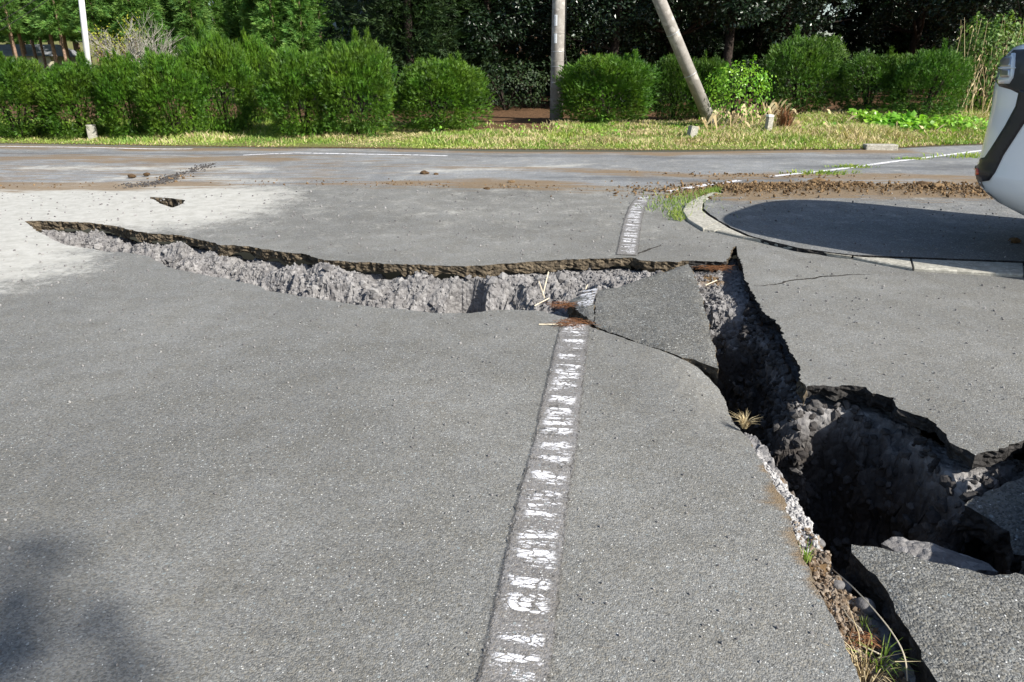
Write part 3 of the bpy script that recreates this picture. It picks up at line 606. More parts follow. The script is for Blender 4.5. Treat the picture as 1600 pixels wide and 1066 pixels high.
M_BROAD = m_leaf('fresh_broad_leaves', (.09, .22, .02), (.28, .50, .06), .35, .35)
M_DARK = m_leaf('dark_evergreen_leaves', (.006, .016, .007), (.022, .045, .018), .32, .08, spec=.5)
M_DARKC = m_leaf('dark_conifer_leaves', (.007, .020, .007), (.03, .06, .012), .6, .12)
M_FAR = m_leaf('far_conifer_foliage', (.035, .105, .02), (.19, .34, .07), .6, .25)
M_YEL = m_leaf('yellow_green_leaves', (.20, .24, .03), (.42, .42, .06), .6, .35)
M_VINE = m_leaf('tangled_vine_leaves', (.06, .13, .02), (.20, .30, .06), .5, .3)
M_DRY = m_tint('dry_straw', (.30, .22, .11), (.62, .52, .32), .8)
M_RUST = m_tint('rust_needles', (.11, .045, .02), (.27, .13, .06), .9)
M_GRASS = m_leaf('grass_blades', (.12, .22, .03), (.36, .42, .11), .6, .35)
M_DGR = m_leaf('dry_grass_blades', (.34, .28, .13), (.60, .52, .30), .8, .2)
M_BARK = m_broken('bark', (.05, .035, .025), (.14, .10, .075), .8, .35)
M_BARKR = m_broken('red_brown_bark', (.13, .085, .06), (.27, .18, .13), .6, .3)
M_BARKD = m_broken('dark_bark', (.015, .012, .010), (.04, .03, .025), .8, .35)
M_BARKG = m_broken('pale_grey_bark', (.16, .15, .13), (.36, .34, .30), .6, .3)
def shrub_mesh(seed, rx, h, n=6500, mat=None, kind='conifer', peaks=7):
    rg = np.random.default_rng(seed); me = []
    d = sph(n, rg); d[:, 2] = np.where(rg.random(n) < .3, np.abs(d[:, 2]), d[:, 2])
    az = np.arctan2(d[:, 1], d[:, 0]); lump = fbm(d[:, 0]*2.6+seed, d[:, 1]*2.6, d[:, 2]*2.6, 3, seed)
    pk = rg.uniform(-1, 1, (peaks, 2))*.55*rx; ph = rg.uniform(.78, 1.10, peaks)
    rr_ = (1+.38*lump)*rg.uniform(.62, 1.02, n)**.6
    sq = (np.abs(d[:, 0])**3+np.abs(d[:, 1])**3+np.abs(d[:, 2])**3)**(-1/3)
    p = d*(rr_*sq*.96)[:, None]*np.array([rx, rx, h*.50]); p[:, 2] += h*.46
    # leader peaks poking through the top
    m_ = rg.random(n) < .22; j = rg.integers(0, peaks, n); hh = rg.uniform(.5, 1, n); q = np.column_stack([pk[j, 0], pk[j, 1], h*ph[j]*hh]); sp = (1.03-hh)*.55*rx
    q[:, :2] += rg.normal(size=(n, 2))*sp[:, None]*.6; p[m_] = q[m_]
    lo = p[:, 2] < .06; p[:, 2] = np.where(lo, rg.uniform(.02, .42, n), p[:, 2])
    out = p-np.array([0, 0, h*.35]); out /= np.linalg.norm(out, axis=1)[:, None]+1e-9; ax = out*.9+np.array([0, 0, .35])+rg.normal(size=(n, 3))*.5
    t = np.clip(.42+.6*fbm(p[:, 0]*6, p[:, 1]*6, p[:, 2]*6, 3, seed+1)+rg.normal(size=n)*.22, 0, 1)
    if kind == 'conifer': return fronds(p, ax, rg.uniform(.045, .085, n)*(rx/.7)**.4, rg.uniform(.012, .022, n), 7, rg, tint=t)
    return leaves(p, rg.uniform(.05, .085, n), rg, out, .6, t)
def make_shrub(seed, rx, h, mat, n=6500, kind='conifer', peaks=7):
    root = empty('shrub'); V, f, t = shrub_mesh(seed, rx, h, n, kind=kind, peaks=peaks); mesh('foliage', V, f, mat, root, attrs={'tint': t})
    m = MB(); rg = random.Random(seed)
    for k in range(7):
        a = rg.uniform(0, 6.28); r = rx*rg.uniform(.2, .7); m.tube([(rg.uniform(-.05, .05), rg.uniform(-.05, .05), -.05), (r*.4*math.cos(a), r*.4*math.sin(a), h*.35), (r*math.cos(a), r*math.sin(a), h*.8)], [.025, .016, .004], 5)
    m.build('stem', M_BARKD, root); return root
sh = [make_shrub(11, .7, 1.25, M_SHRUB, 12000), make_shrub(12, .7, 1.25, M_SHRUB, 12000, peaks=5), make_shrub(13, .7, 1.25, M_SHRUB, 12000, peaks=9)]
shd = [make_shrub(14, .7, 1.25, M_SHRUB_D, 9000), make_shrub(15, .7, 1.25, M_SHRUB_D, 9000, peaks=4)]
used = set()
def place_shrub(proto, xl, xr_, ytop, ybase, lab, grp, Y=None, rz=0, dy=0):
    xc = (xl+xr_)/2; b = P(xc, ybase, .3 if xl > 1020 else .1); Y = (Y or b[1])+.55+dy; x0 = PY(xl, 150, Y-.3)[0]; x1 = PY(xr_, 150, Y-.3)[0]; z1 = PY(xc, ytop, Y)[2]; x = (x0+x1)/2; z0 = float(zt(x, Y))
    if proto.name in used: o = copy_tree(proto)
    else: o = proto; used.add(proto.name)
    o.location = (x, Y, z0); o.scale = ((x1-x0)/1.4*1.06, max(.8, (x1-x0)/1.4*.85), (z1-z0)/1.25); o.rotation_euler[2] = 0
    for ch in o.children: ch.rotation_euler[2] = rz
    tag(o, lab, 'shrub', grp); return o
HG = 'clipped conifer shrubs of the roadside hedge'
for a in ((0, -70, 62, 92, 212, 'bushy conifer shrub at the far left end of the hedge', 0), (1, 48, 150, 96, 212, 'conifer shrub just left of the small concrete marker post', 2), (2, 142, 222, 88, 212, 'conifer shrub just right of the small concrete marker post, below the white pole', 1),
          (0, 205, 300, 84, 213, 'conifer shrub in front of the bare branched tree', 4), (1, 285, 385, 50, 208, 'tall conifer shrub in the left hedge, right of the bare branched tree', 5), (2, 365, 425, 58, 200, 'narrow conifer shrub with bare soil showing under it', 0.5),
          (0, 408, 512, 78, 213, 'broad conifer shrub left of the last shrub in the joined hedge', 3), (1, 490, 606, 62, 213, 'bright conifer shrub closing the right end of the joined hedge', 3.3)):
    place_shrub(sh[a[0]], *a[1:6], HG, rz=a[6], dy=.25 if a[4] < 205 else 0)
place_shrub(sh[2], 618, 749, 92, 207, 'freestanding rounded conifer shrub left of the grey utility pole', HG, rz=2.2)
place_shrub(sh[0], 882, 1017, 86, 198, 'freestanding rounded conifer shrub right of the grey utility pole', HG, rz=1.1)
RG = 'looser shrubs along the right verge'
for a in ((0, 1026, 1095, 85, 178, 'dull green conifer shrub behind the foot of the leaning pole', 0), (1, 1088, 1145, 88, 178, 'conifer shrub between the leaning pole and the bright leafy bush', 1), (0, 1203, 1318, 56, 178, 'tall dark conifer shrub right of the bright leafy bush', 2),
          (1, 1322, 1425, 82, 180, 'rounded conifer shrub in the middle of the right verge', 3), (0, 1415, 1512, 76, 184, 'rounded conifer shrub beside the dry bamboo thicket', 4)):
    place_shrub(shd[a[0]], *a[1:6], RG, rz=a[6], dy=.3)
bb = make_shrub(21, .7, 1.25, M_BROAD, 1500, 'broad', 4); place_shrub(bb, 1112, 1207, 92, 184, 'bright green broad leaved bush beside the leaning pole', None)
vt = make_shrub(22, .7, 1.25, M_VINE, 3600, 'broad', 6); place_shrub(vt, 1497, 1600, 24, 181, 'tall tangle of vines and dry bamboo left of the car', None, dy=.2)
vt.name = 'vine_thicket'; vt['category'] = 'thicket'
m = MB(); rg = random.Random(5)
for k in range(90):
    x = rg.uniform(-.75, .75); y_ = rg.uniform(-.7, .2); L_ = rg.uniform(.5, 1.25); lx = rg.uniform(-.25, .25)
    m.tube([(x, y_, 0), (x+lx*.5, y_+rg.uniform(-.05, .05), L_*.6), (x+lx+rg.uniform(-.1, .1), y_, L_)], [.006, .005, .002], 4, t=rg.random())
    for q in range(3): xx = x+lx*rg.random(); zz_ = L_*rg.uniform(.4, 1); m.add([(xx, y_-.02, zz_), (xx+rg.uniform(-.07, .07), y_-.05, zz_-rg.uniform(.03, .1)), (xx+.012, y_-.02, zz_-.01)], [(0, 1, 2)], 0, rg.random())
m.build('dry_cane', M_DRY, vt)
# ---- trees
def limbs(m, rg, p, d, L, r, depth, m_i=0, spread=.7, n=3, ends=None, up=.15):
    q = [p]; dd = Vector(d).normalized()
    for k in range(3): dd = (dd+Vector((rg.uniform(-.2, .2), rg.uniform(-.2, .2), rg.uniform(-.05, .2)*up*3))).normalized(); q.append(q[-1]+dd*L/3)
    m.tube(q, [r, r*.85, r*.7, r*.5], 6 if r > .03 else 4, m_i, False)
    if ends is not None: ends.append(q[-1])
    if depth:
        for k in range(n):
            b = q[rg.randint(1, 3)]; nd = (dd+Vector((rg.uniform(-1, 1), rg.uniform(-1, 1), rg.uniform(-.3, .8)))*spread).normalized(); limbs(m, rg, b, nd, L*rg.uniform(.6, .85), r*.5, depth-1, m_i, spread, n, ends, up)
def make_broadtree(seed, h, crown_r, z0, n, mat, bark, leaf=.11, name='evergreen_tree', tr=.16):
    root = empty(name); rg = random.Random(seed); rn = np.random.default_rng(seed); m = MB()
    m.tube([(0, 0, -.2), (.03, 0, h*.2), (rg.uniform(-.1, .1), .05, h*.5), (rg.uniform(-.2, .2), 0, h*.9)], [tr, tr*.8, tr*.6, .03], 9, 0, False)
    for k in range(9): a = rg.uniform(0, 6.28); limbs(m, rg, Vector((0, 0, rg.uniform(z0*.8, h*.75))), (math.cos(a), math.sin(a), rg.uniform(.1, .8)), crown_r*.55, tr*.35, 1)
    m.build('trunk', bark, root, True)
    nc = 46; c = sph(nc, rn)*rn.uniform(.35, 1, (nc, 1))**.6*np.array([crown_r, crown_r, (h-z0)/2]); c[:, 2] += (h+z0)/2; cr = rn.uniform(.35, .75, nc)*crown_r*.42
    j = rn.integers(0, nc, n); d = sph(n, rn); p = c[j]+d*(cr[j]*rn.uniform(.5, 1.05, n)**.5)[:, None]; p[:, 2] += fbm(p[:, 0]*3, p[:, 1]*3, p[:, 2]*3, 2, seed)*.2
    V, f, t = leaves(p, rn.uniform(.6, 1.1, n)*leaf, rn, d*.6+np.array([0, 0, .5]), .55); mesh('crown', V, f, mat, root, attrs={'tint': t}); return root
def make_conifer(seed, h, r, z0, n, mat, bark, L=.38, name='conifer_tree', tr=.14):
    root = empty(name); rg = np.random.default_rng(seed); m = MB(); m.tube([(0, 0, -.3), (.02, 0, h*.4), (0, 0, h*.97)], [tr, tr*.75, .02], 8, 0, False); m.build('trunk', bark, root, True)
    u = rg.uniform(0, 1, n)**1.25; z = z0+(h-z0)*u; a = rg.uniform(0, 6.283, n); tier = .72+.28*np.sin(z*5.5/(L/.38)+3*np.sin(a*2+seed))
    R_ = r*(1-u)**.75*tier*(1+.3*vn(np.cos(a)*2, np.sin(a)*2, z*.9, seed)); q = rg.uniform(.25, 1, n)**.5
    p = np.column_stack([np.cos(a)*R_*q, np.sin(a)*R_*q, z-.15*q*R_]); ax = np.column_stack([np.cos(a), np.sin(a), rg.uniform(-.35, .45, n)])+rg.normal(size=(n, 3))*.25
    V, f, t = fronds(p, ax, rg.uniform(.7, 1.2, n)*L, rg.uniform(.2, .32, n)*L, 5, rg); mesh('crown', V, f, mat, root, attrs={'tint': t}); return root
def spots(protos, lst, label, cat, grp):
    out = []
    for i, (x, y_, sc, rz) in enumerate(lst):
        pr = protos[i % len(protos)]; o = pr if i < len(protos) else copy_tree(pr)
        o.location = (x, y_, float(zt(x, y_))); o.rotation_euler[2] = rz; o.scale = (sc, sc, sc*(.9+.2*((i*37) % 10)/10)); tag(o, label, cat, grp); out.append(o)
    return out
def atpx(px, Y): return PY(px, 100, Y)[0]
# dark evergreen wood behind the verge, right of the joined hedge
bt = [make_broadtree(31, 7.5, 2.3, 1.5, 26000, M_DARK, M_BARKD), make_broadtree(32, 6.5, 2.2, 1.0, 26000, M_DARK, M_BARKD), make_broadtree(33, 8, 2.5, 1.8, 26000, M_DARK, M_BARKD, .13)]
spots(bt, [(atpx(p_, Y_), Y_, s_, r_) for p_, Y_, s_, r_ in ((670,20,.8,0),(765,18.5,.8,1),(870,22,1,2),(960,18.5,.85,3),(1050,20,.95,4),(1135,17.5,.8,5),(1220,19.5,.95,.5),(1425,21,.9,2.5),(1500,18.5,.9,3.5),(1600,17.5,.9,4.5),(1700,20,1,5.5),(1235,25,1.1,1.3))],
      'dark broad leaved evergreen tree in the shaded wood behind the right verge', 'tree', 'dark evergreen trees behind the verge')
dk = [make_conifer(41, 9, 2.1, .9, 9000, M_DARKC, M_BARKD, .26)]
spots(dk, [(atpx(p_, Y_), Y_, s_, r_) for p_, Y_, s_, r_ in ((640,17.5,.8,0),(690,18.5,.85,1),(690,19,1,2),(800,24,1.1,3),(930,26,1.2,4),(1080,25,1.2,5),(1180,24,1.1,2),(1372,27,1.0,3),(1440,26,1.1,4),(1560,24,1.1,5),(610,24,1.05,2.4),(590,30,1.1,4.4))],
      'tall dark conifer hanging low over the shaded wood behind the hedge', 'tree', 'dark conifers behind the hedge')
rg = np.random.default_rng(77); n = 60000; X = rg.uniform(-6.5, 40, n); Yy = rg.uniform(27, 34, n); Z_ = rg.uniform(0, 9, n)
gap = (np.abs(X-PY(1333, 40, 30)[0]) < .75) & (Z_ > 1.9); k = ~gap & (fbm(X*.5, Yy*.5, Z_*.6, 3, 5) > -.28); p = np.column_stack([X, Yy, Z_])[k]
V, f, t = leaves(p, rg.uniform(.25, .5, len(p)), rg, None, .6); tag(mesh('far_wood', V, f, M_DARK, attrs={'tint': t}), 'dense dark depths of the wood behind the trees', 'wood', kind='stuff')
# undergrowth in the shade
ug = make_shrub(61, .9, 1.0, M_DARKC, 1400, 'broad', 4); ug.name = 'undergrowth_shrub'; first = True
for p_, Y_, s_ in ((790,17.5,1.1),(835,18.5,1.2),(1035,17,.9),(1100,16.5,1),(1190,16,1),(1320,17,1.1),(600,16,1),(980,17.5,1.1),(1540,16.5,1.3),(720,17.5,1.0)):
    o = ug if first else copy_tree(ug); first = False; x = atpx(p_, Y_); o.location = (x, Y_, float(zt(x, Y_))); o.scale = (s_,)*3
    tag(o, 'low dark undergrowth shrub in the shade between the tree trunks', 'shrub', 'undergrowth in the shaded wood')
LM = [(600, 'behind the right end of the joined hedge'), (750, 'behind the freestanding shrub left of the utility pole'), (860, 'behind the bare soil left of the utility pole'), (1020, 'behind the freestanding shrub right of the utility pole'), (1110, 'behind the foot of the leaning pole'), (1205, 'behind the bright broad leaved bush'), (1320, 'behind the tall dark shrub of the right verge'), (1420, 'behind the middle rounded shrub of the right verge'), (1515, 'behind the shrub beside the bamboo thicket'), (9999, 'behind the bamboo thicket and the car')]
for o_ in list(C.objects):
    if o_.get('group') in ('dark evergreen trees behind the verge', 'dark conifers behind the hedge', 'undergrowth in the shaded wood'):
        l = o_.location; dd = l.y*math.cos(TH)-(.5-HC)*math.sin(TH)*0; px_ = 800+F*l.x/(l.y*math.cos(TH)+.0); w_ = [t for a, t in LM if px_ < a][0]
        k_ = {'d': 'evergreen'}; kind = 'dark leafy tree' if 'evergreen' in o_['group'] else 'dark drooping conifer' if 'conifers' in o_['group'] else 'low dark undergrowth'
        o_['label'] = kind+(' deep in the wood ' if l.y > 21 else ' at the wood edge ')+w_
# plantation on the left, far away
fc = [make_conifer(51, 11, 1.45, 3.5, 6500, M_FAR, M_BARKR, .34, tr=.13), make_conifer(52, 10, 1.3, 3.1, 6000, M_FAR, M_BARKR, .31, tr=.11), make_conifer(53, 12, 1.6, 4.0, 6500, M_FAR, M_BARKR, .36, tr=.14)]
lst = []; rg = random.Random(9)
for k in range(24): lst.append((atpx(-40+k*24+rg.uniform(-9, 9), 48), 48+rg.uniform(-2, 3), rg.uniform(.85, 1.05), rg.uniform(0, 6)))
for k in range(24): lst.append((atpx(-60+k*25+rg.uniform(-12, 12), 58), 58+rg.uniform(-3, 4), rg.uniform(.9, 1.15), rg.uniform(0, 6)))
for k in range(28): lst.append((atpx(-80+k*23+rg.uniform(-10, 10), 72), 72+rg.uniform(-5, 5), rg.uniform(1.0, 1.25), rg.uniform(0, 6)))
for k in range(28): lst.append((atpx(-80+k*24+rg.uniform(-10, 10), 95), 95+rg.uniform(-6, 10), rg.uniform(1.0, 1.35), rg.uniform(0, 6)))
for o_ in spots(fc, lst, 'x', 'tree', 'conifers of the distant plantation'):
    yy = o_.location.y; o_.location.z -= 1.7 if 800+F*o_.location.x/(yy*math.cos(TH)) > 235 else 0; tag(o_, 'conifer in the front row of the distant plantation, bare brown trunk below its crown' if yy < 52.5 else 'conifer standing behind the front row of the distant plantation' if yy < 65 else 'conifer in the deep middle of the distant plantation' if yy < 82 else 'conifer on the slope at the far back of the distant plantation')
# bare branching tree with yellow green edge
root = empty('bare_tree', PY(222, 118, 36)); root.location.z = .1; root.scale = (.82, .82, .86); tag(root, 'wide bare branched tree with a yellow green fringe above the hedge', 'tree')
m = MB(); rg = random.Random(3); ends = []
for k in range(13):
    a = math.pi*k/12+rg.uniform(-.1, .1); limbs(m, rg, Vector((rg.uniform(-.2, .2), 0, .7)), (math.cos(a)*1.7, rg.uniform(-.5, .5), .45+.5*math.sin(a)), 1.35, .07, 3, 0, .75, 4, ends, .1)
m.tube([(0, 0, -.3), (0, 0, .9)], [.2, .14], 8); m.build('branch_crown', M_BARKG, root)
E = np.array([tuple(e) for e in ends]); rn = np.random.default_rng(4); k = (E[:, 0] < -.7) & (E[:, 2] > 1.0) | (E[:, 2] > 2.6) & (E[:, 0] < .3); E = E[k]; j = rn.integers(0, len(E), 900); p = E[j]+rn.normal(size=(900, 3))*.16
V, f, t = leaves(p, rn.uniform(.10, .18, 900), rn); mesh('foliage', V, f, M_YEL, root, attrs={'tint': t})
# ------------------------------------------------------------ verge grass
def blades(n, xr0, mat, name, lab, seed, hmin, hmax, dens, d0=.02, d1=3.3):
    rg = np.random.default_rng(seed); x = rg.uniform(*xr0, n*3); d = d0+(d1-d0)*rg.random(n*3)**1.1; y_ = yfar(x)+d; k = dens(x, y_, d) > rg.random(n*3); x = x[k][:n]; y_ = y_[k][:n]; d = d[k][:n]; n = len(x); z = zt(x, y_)
    hh = rg.uniform(hmin, hmax, n)*(1+.7*sstep(2.5, 5, x))*(.35+.65*sstep(0, .9, d))*(1+.9*np.clip(fbm(x*1.1, y_*1.1, 0, 2, 8), -.6, 1)); a = rg.uniform(0, 6.28, n); w = rg.uniform(.004, .010, n)*1.3; lean = rg.normal(size=(n, 2))*.45
    b = np.column_stack([x, y_, z-.01]); wv = np.column_stack([np.cos(a)*w, np.sin(a)*w, w*0]); mid = b+np.column_stack([lean[:, 0]*hh*.4, lean[:, 1]*hh*.4, hh*.6]); tip = b+np.column_stack([lean*hh[:, None], hh*.95])
    V = np.stack([b-wv, b+wv, mid+wv*.7, mid-wv*.7, tip], 1).reshape(-1, 3); i = np.arange(n)*5; Fs = np.vstack([np.stack([i, i+1, i+2], 1), np.stack([i, i+2, i+3], 1), np.stack([i+3, i+2, i+4], 1)])
    o = mesh(name, V, Fs, mat, attrs={'tint': np.repeat(np.clip(.5+.5*fbm(x*2, y_*2, 0, 3, 4)+rg.normal(size=n)*.2, 0, 1), 5)}); tag(o, lab, 'grass', kind='stuff')
bare = lambda x, y, d: 1-.92*((x > -.95) & (x < .7) & (d > 2.0))
pat = lambda x, y, s: fbm(x*1.4, y*2.2, 0, 3, s)
blades(85000, (-13, 13), M_GRASS, 'verge_grass', 'short green grass on the verge between road and hedge', 1, .03, .085, lambda x, y, d: bare(x, y, d)*np.clip(.75+.9*pat(x, y, 3), .12, 1))
blades(52000, (-9, 13), M_DGR, 'dry_verge_grass', 'straw coloured dead grass matted on the verge', 2, .03, .09, lambda x, y, d: bare(x, y, d)*np.clip(.35-1.1*pat(x, y, 3)+.25*(x > 3)*(d > .5)-.5*(x < -3.5), .03, 1))
blades(5000, (-.9, 1.6), M_GRASS, 'pole_grass', 'longer green grass around the foot of the utility pole', 3, .10, .22, lambda x, y, d: np.clip(1.3-np.hypot((x-P(885,195)[0])*1.1, y-P(885,195)[1]), 0, 1)**2, .8)
# low round leaved creeper on the right verge
rg = np.random.default_rng(12); n = 900; q0 = P(1340, 186, .25); q1 = P(1540, 188, .25); u = rg.random(n); x = q0[0]+(q1[0]-q0[0])*u; y_ = q0[1]+(q1[1]-q0[1])*u+rg.normal(size=n)*.30-.1; z = zt(x, y_)+rg.uniform(.04, .16, n)
V, f, t = leaves(np.column_stack([x, y_, z]), rg.uniform(.06, .12, n), rg, np.tile([0., -.3, 1.], (n, 1)), .95); tag(mesh('creeper', V, f, M_BROAD, attrs={'tint': t}), 'low creeper with round leaves on top of the right verge', 'creeper', kind='stuff')
n = 500; x = rg.uniform(-12, 11, n); y_ = yfar(x)+rg.uniform(1.5, 3, n); z = zt(x, y_)+rg.uniform(.02, .1, n)
V, f, t = leaves(np.column_stack([x, y_, z]), rg.uniform(.04, .08, n), rg, np.tile([0., -.3, 1.], (n, 1)), .8); tag(mesh('broad_weeds', V, f, M_BROAD, attrs={'tint': t}), 'scattered broad leaved weeds among the verge grass', 'weeds', kind='stuff')
# tufts
def tuft(px, py, h, n, mat, lab, z=0, spread=.02, lean=.5, w=.003, name='grass_tuft', grp=None, seed=0, cat='grass tuft', absz=None):
    rg = random.Random(int(px*7+py)+seed); x, y_ = P(px, py, z); m = MB()
    for k in range(n):
        a = rg.uniform(0, 6.28); r = rg.uniform(0, spread); b = Vector((r*math.cos(a), r*math.sin(a), -.01)); L_ = h*rg.uniform(.5, 1); a2 = a+rg.uniform(-.6, .6); le = rg.uniform(.1, lean)*L_
        d = Vector((math.cos(a2), math.sin(a2), 0)); s = Vector((-d.y, d.x, 0))*w*rg.uniform(.5, 1.0); m1 = b+d*le*.35+Vector((0, 0, L_*.6)); t_ = b+d*le*1.1+Vector((0, 0, L_*(.95-.25*rg.random())))
        m.add([b-s, b+s, m1+s*.8, m1-s*.8, t_], [(0, 1, 2, 3), (3, 2, 4)], 0, rg.random())
    o = m.build(name, mat); o.location = (x, y_, z if absz is None else absz); tag(o, lab, cat, grp); return o
tuft(1164, 664, .055, 90, M_DRY, 'dry golden grass tuft on the rim of the deep crevice', -.01, .012, 1.2, .0012)
tuft(1258, 880, .085, 26, M_GRASS, 'fresh green grass tuft on the crumbling edge above the gravel gap', -.03, .010, .35, .0018)
tuft(1352, 975, .035, 12, M_GRASS, 'small green sprout in the middle of the gravel gap', -.055, .01, .6, .0015)
tuft(1378, 1030, .06, 26, M_GRASS, 'green and straw grass at the bottom of the gravel gap', -.05, .03, 1.3, .0018)
tuft(1352, 1052, .09, 45, M_DRY, 'straw coloured grass at the bottom edge of the gravel gap', -.055, .03, 1.5, .0015)
tuft(1225, 196, .40, 150, M_RUST, 'rust orange dry plant beside the white topped marker post', .2, .12, 1.1, .006, 'dry_plant', cat='plant')
for px, py, h, s_, lab in ((1283,272,.07,.22,'green grass growing through the right road line, left clump'),(1330,262,.06,.15,'green grass growing through the right road line, middle clump'),(1424,249,.05,.12,'small grass clump at the far end of the right road line'),(1515,245,.08,.3,'grass clump on the road just left of the car')):
    o = tuft(px, py, h, 160, M_GRASS, lab, 0, s_, .8, .006, grp='grass clumps along the right road line'); o.scale = (2, .6, 1); o['kind'] = 'stuff'
n = 900; rg = random.Random(8); m = MB(); cl = [P(*q) for q in [(1066,345),(1062,332),(1068,320),(1082,312),(1105,304),(1130,298)]]
for k in range(n):
    i = rg.randint(0, 4); u = rg.random(); w = .03+.11*(i > 0)*(i < 4); x = cl[i][0]*(1-u)+cl[i+1][0]*u+rg.gauss(-.03, w); y_ = cl[i][1]*(1-u)+cl[i+1][1]*u+rg.gauss(0, w); h = rg.uniform(.02, .06); a = rg.uniform(0, 6.28); c, s_ = math.cos(a)*.004, math.sin(a)*.004
    m.add([(x-c, y_-s_, 0), (x+c, y_+s_, 0), (x+rg.uniform(-.04, .04), y_+rg.uniform(-.03, .03), h)], [(0, 1, 2)], 0, rg.random())
o = m.build('kerb_grass', M_GRASS); tag(o, 'grass and moss grown over the road side of the curved kerb', 'grass', kind='stuff')
# dry foliage at the foot of the bushes behind the verge
m = MB(); rg = random.Random(15)
for k in range(270):
    px = rg.uniform(1100, 1240) if k % 3 else rg.uniform(1240, 1545); x, y_ = P(px, rg.uniform(176, 192), .25); x += 0; h = rg.uniform(.10, .36)*(1.15 if px < 1220 else .5); l = rg.uniform(-.12, .12); z = float(zt(x, y_))
    m.add([(x-.003, y_, z), (x+.003, y_, z), (x+l+.006, y_-.03, z+h*.75), (x+l*1.6, y_-.05, z+h*rg.uniform(.6, 1))], [(0, 1, 2), (0, 2, 3)], 0, rg.random())
tag(m.build('dead_stalks', M_DRY), 'dead straw stalks standing in front of the right hand shrubs', 'stalks', kind='stuff')
# ------------------------------------------------------------ twigs, straws, needles at the cracks
def wire(px, r, mat, name, lab, cat, z=None):
    m = MB(); m.tube(px, r, 5); o = m.build(name, mat); tag(o, lab, cat); return o
M_STALK = m_plain('pale_stalk', (.55, .48, .36), .7); 
pp = [(*P(1300, 889, -.06), -.06), (*P(1330, 915, -.02), -.02), (*P(1365, 952, .0), .0), (*P(1395, 990, .0), .0), (*P(1413, 1025, -.01), -.01), (*P(1418, 1064, -.05), -.05)]
def smooth_pts(p, n=6):
    p = [Vector(q) for q in p]; o = []
    for i in range(len(p)-1):
        a, b, c, d = p[max(i-1, 0)], p[i], p[i+1], p[min(i+2, len(p)-1)]
        for k in range(n): t = k/n; o.append(.5*((2*b)+(c-a)*t+(2*a-5*b+4*c-d)*t*t+(3*b-a-3*c+d)*t**3))
    return o+[p[-1]]
wire(smooth_pts(pp), .0014, M_STALK, 'dry_stalk', 'long curved dry stalk arching over the gravel gap', 'stalk')
wire(smooth_pts([(*P(1312, 940, -.07), -.07), (*P(1324, 962, -.05), -.05), (*P(1346, 985, -.05), -.05), (*P(1354, 1005, -.07), -.07)]), .0014, M_STALK, 'dry_twig', 'pale forked twig left of the dark grey stone', 'twig')
wire(smooth_pts([(*P(1318, 975, -.08), -.08), (*P(1330, 1000, -.06), -.06), (*P(1370, 1020, -.05), -.05), (*P(1392, 1030, -.07), -.07)]), .0015, M_STALK, 'dry_twig', 'pale twig crossing the grass at the bottom of the gap', 'twig')
for a, b, lab in (((848,462,-.07),(857,425,.02),'upright pale straw in the rubble of the long crack'),((842,440,.0),(851,466,-.06),'shorter slanting straw beside the upright straw'),((835,478,-.06),(858,466,-.04),'straw lying left of the small painted asphalt piece'),((1102,446,-.05),(1120,438,-.03),'straw lying on the rubble right of the dark tilted slab'),((918,445,-.02),(915,452,-.04),'tiny straw leaning on the small painted piece'),((842,507,.006),(880,507,.008),'thin straw lying left of the rust needle clump')):
    wire([(*P(*a), a[2]), (*P(*b), b[2])], .0035, M_STALK, 'straw', lab, 'straw')
def needles(px, py, z, n, s, lab, seed):
    rg = random.Random(seed); m = MB(); x, y_ = P(px, py, z)
    for k in range(n):
        a = rg.gauss(0, .5) if rg.random() < .75 else rg.uniform(0, 3.14); L_ = rg.uniform(.02, .07)*s; cx, cy, cz = rg.gauss(0, .04*s), rg.gauss(0, .025*s), rg.uniform(.002, .02); d = Vector((math.cos(a), math.sin(a), rg.uniform(-.1, .1)))*L_
        m.tube([Vector((cx, cy, cz))-d, Vector((cx, cy, cz+.006)), Vector((cx, cy, cz))+d], .0007 if s < 1 else .0011, 3, 0, False, rg.random())
    o = m.build('needle_clump', M_RUST); o.location = (x, y_, z); tag(o, lab, 'pine needles')
needles(893, 509, .003, 75, .75, 'rust brown needle clump lying across the top of the near white line', 1)
needles(880, 481, -.03, 60, .8, 'rust brown needles in the crack left of the painted piece', 2)
needles(1118, 422, -.06, 70, .95, 'orange brown needles on the rubble between tilted slab and deep crevice', 3)
needles(1350, 1010, -.06, 40, .35, 'brown needle litter among the grass at the bottom of the gap', 4)
# ------------------------------------------------------------ soil clods and pebbles on the road
rg = np.random.default_rng(21); pos = []; sz = []
for line, wd, n, s in (([(1075,302),(1180,293),(1260,294),(1400,300),(1600,304)], .34, 6500, .015), ([(520,287),(700,290),(1010,297),(1060,300)], .16, 900, .009), ([(1040,270),(1220,275),(1420,277)], .15, 350, .014), ([(-100,290),(300,288),(520,287)], .2, 250, .009), ([(205,286),(240,286),(275,273)], .08, 260, .013)):
    w = np.array([P(*q) for q in line]); w = rs(w, 200); j = rg.integers(0, 200, n); cl = vn(w[j, 0]*2.2, w[j, 1]*2.2+rg.random(n)*1.2, 0, 9) > -.12
    p = w[j]+rg.normal(size=(n, 2))*wd*np.array([1.2, .6]); p = p[cl]; pos.append(p); sz.append(s*1.15*rg.uniform(.1, 1, len(p))**3+.0025)
pos = np.vstack(pos); sz = np.concatenate(sz); k = ~inside(HOLE, pos[:, 0], pos[:, 1]) & ~inside(H2, pos[:, 0], pos[:, 1]); pos = pos[k]; sz = sz[k]
zb = zg(pos[:, 0], pos[:, 1])+.032*inside(lotr, pos[:, 0], pos[:, 1])
V, f, t = stones(np.column_stack([pos, zb+sz*.3]), sz, rng=rg, flat=.6, jit=.35)
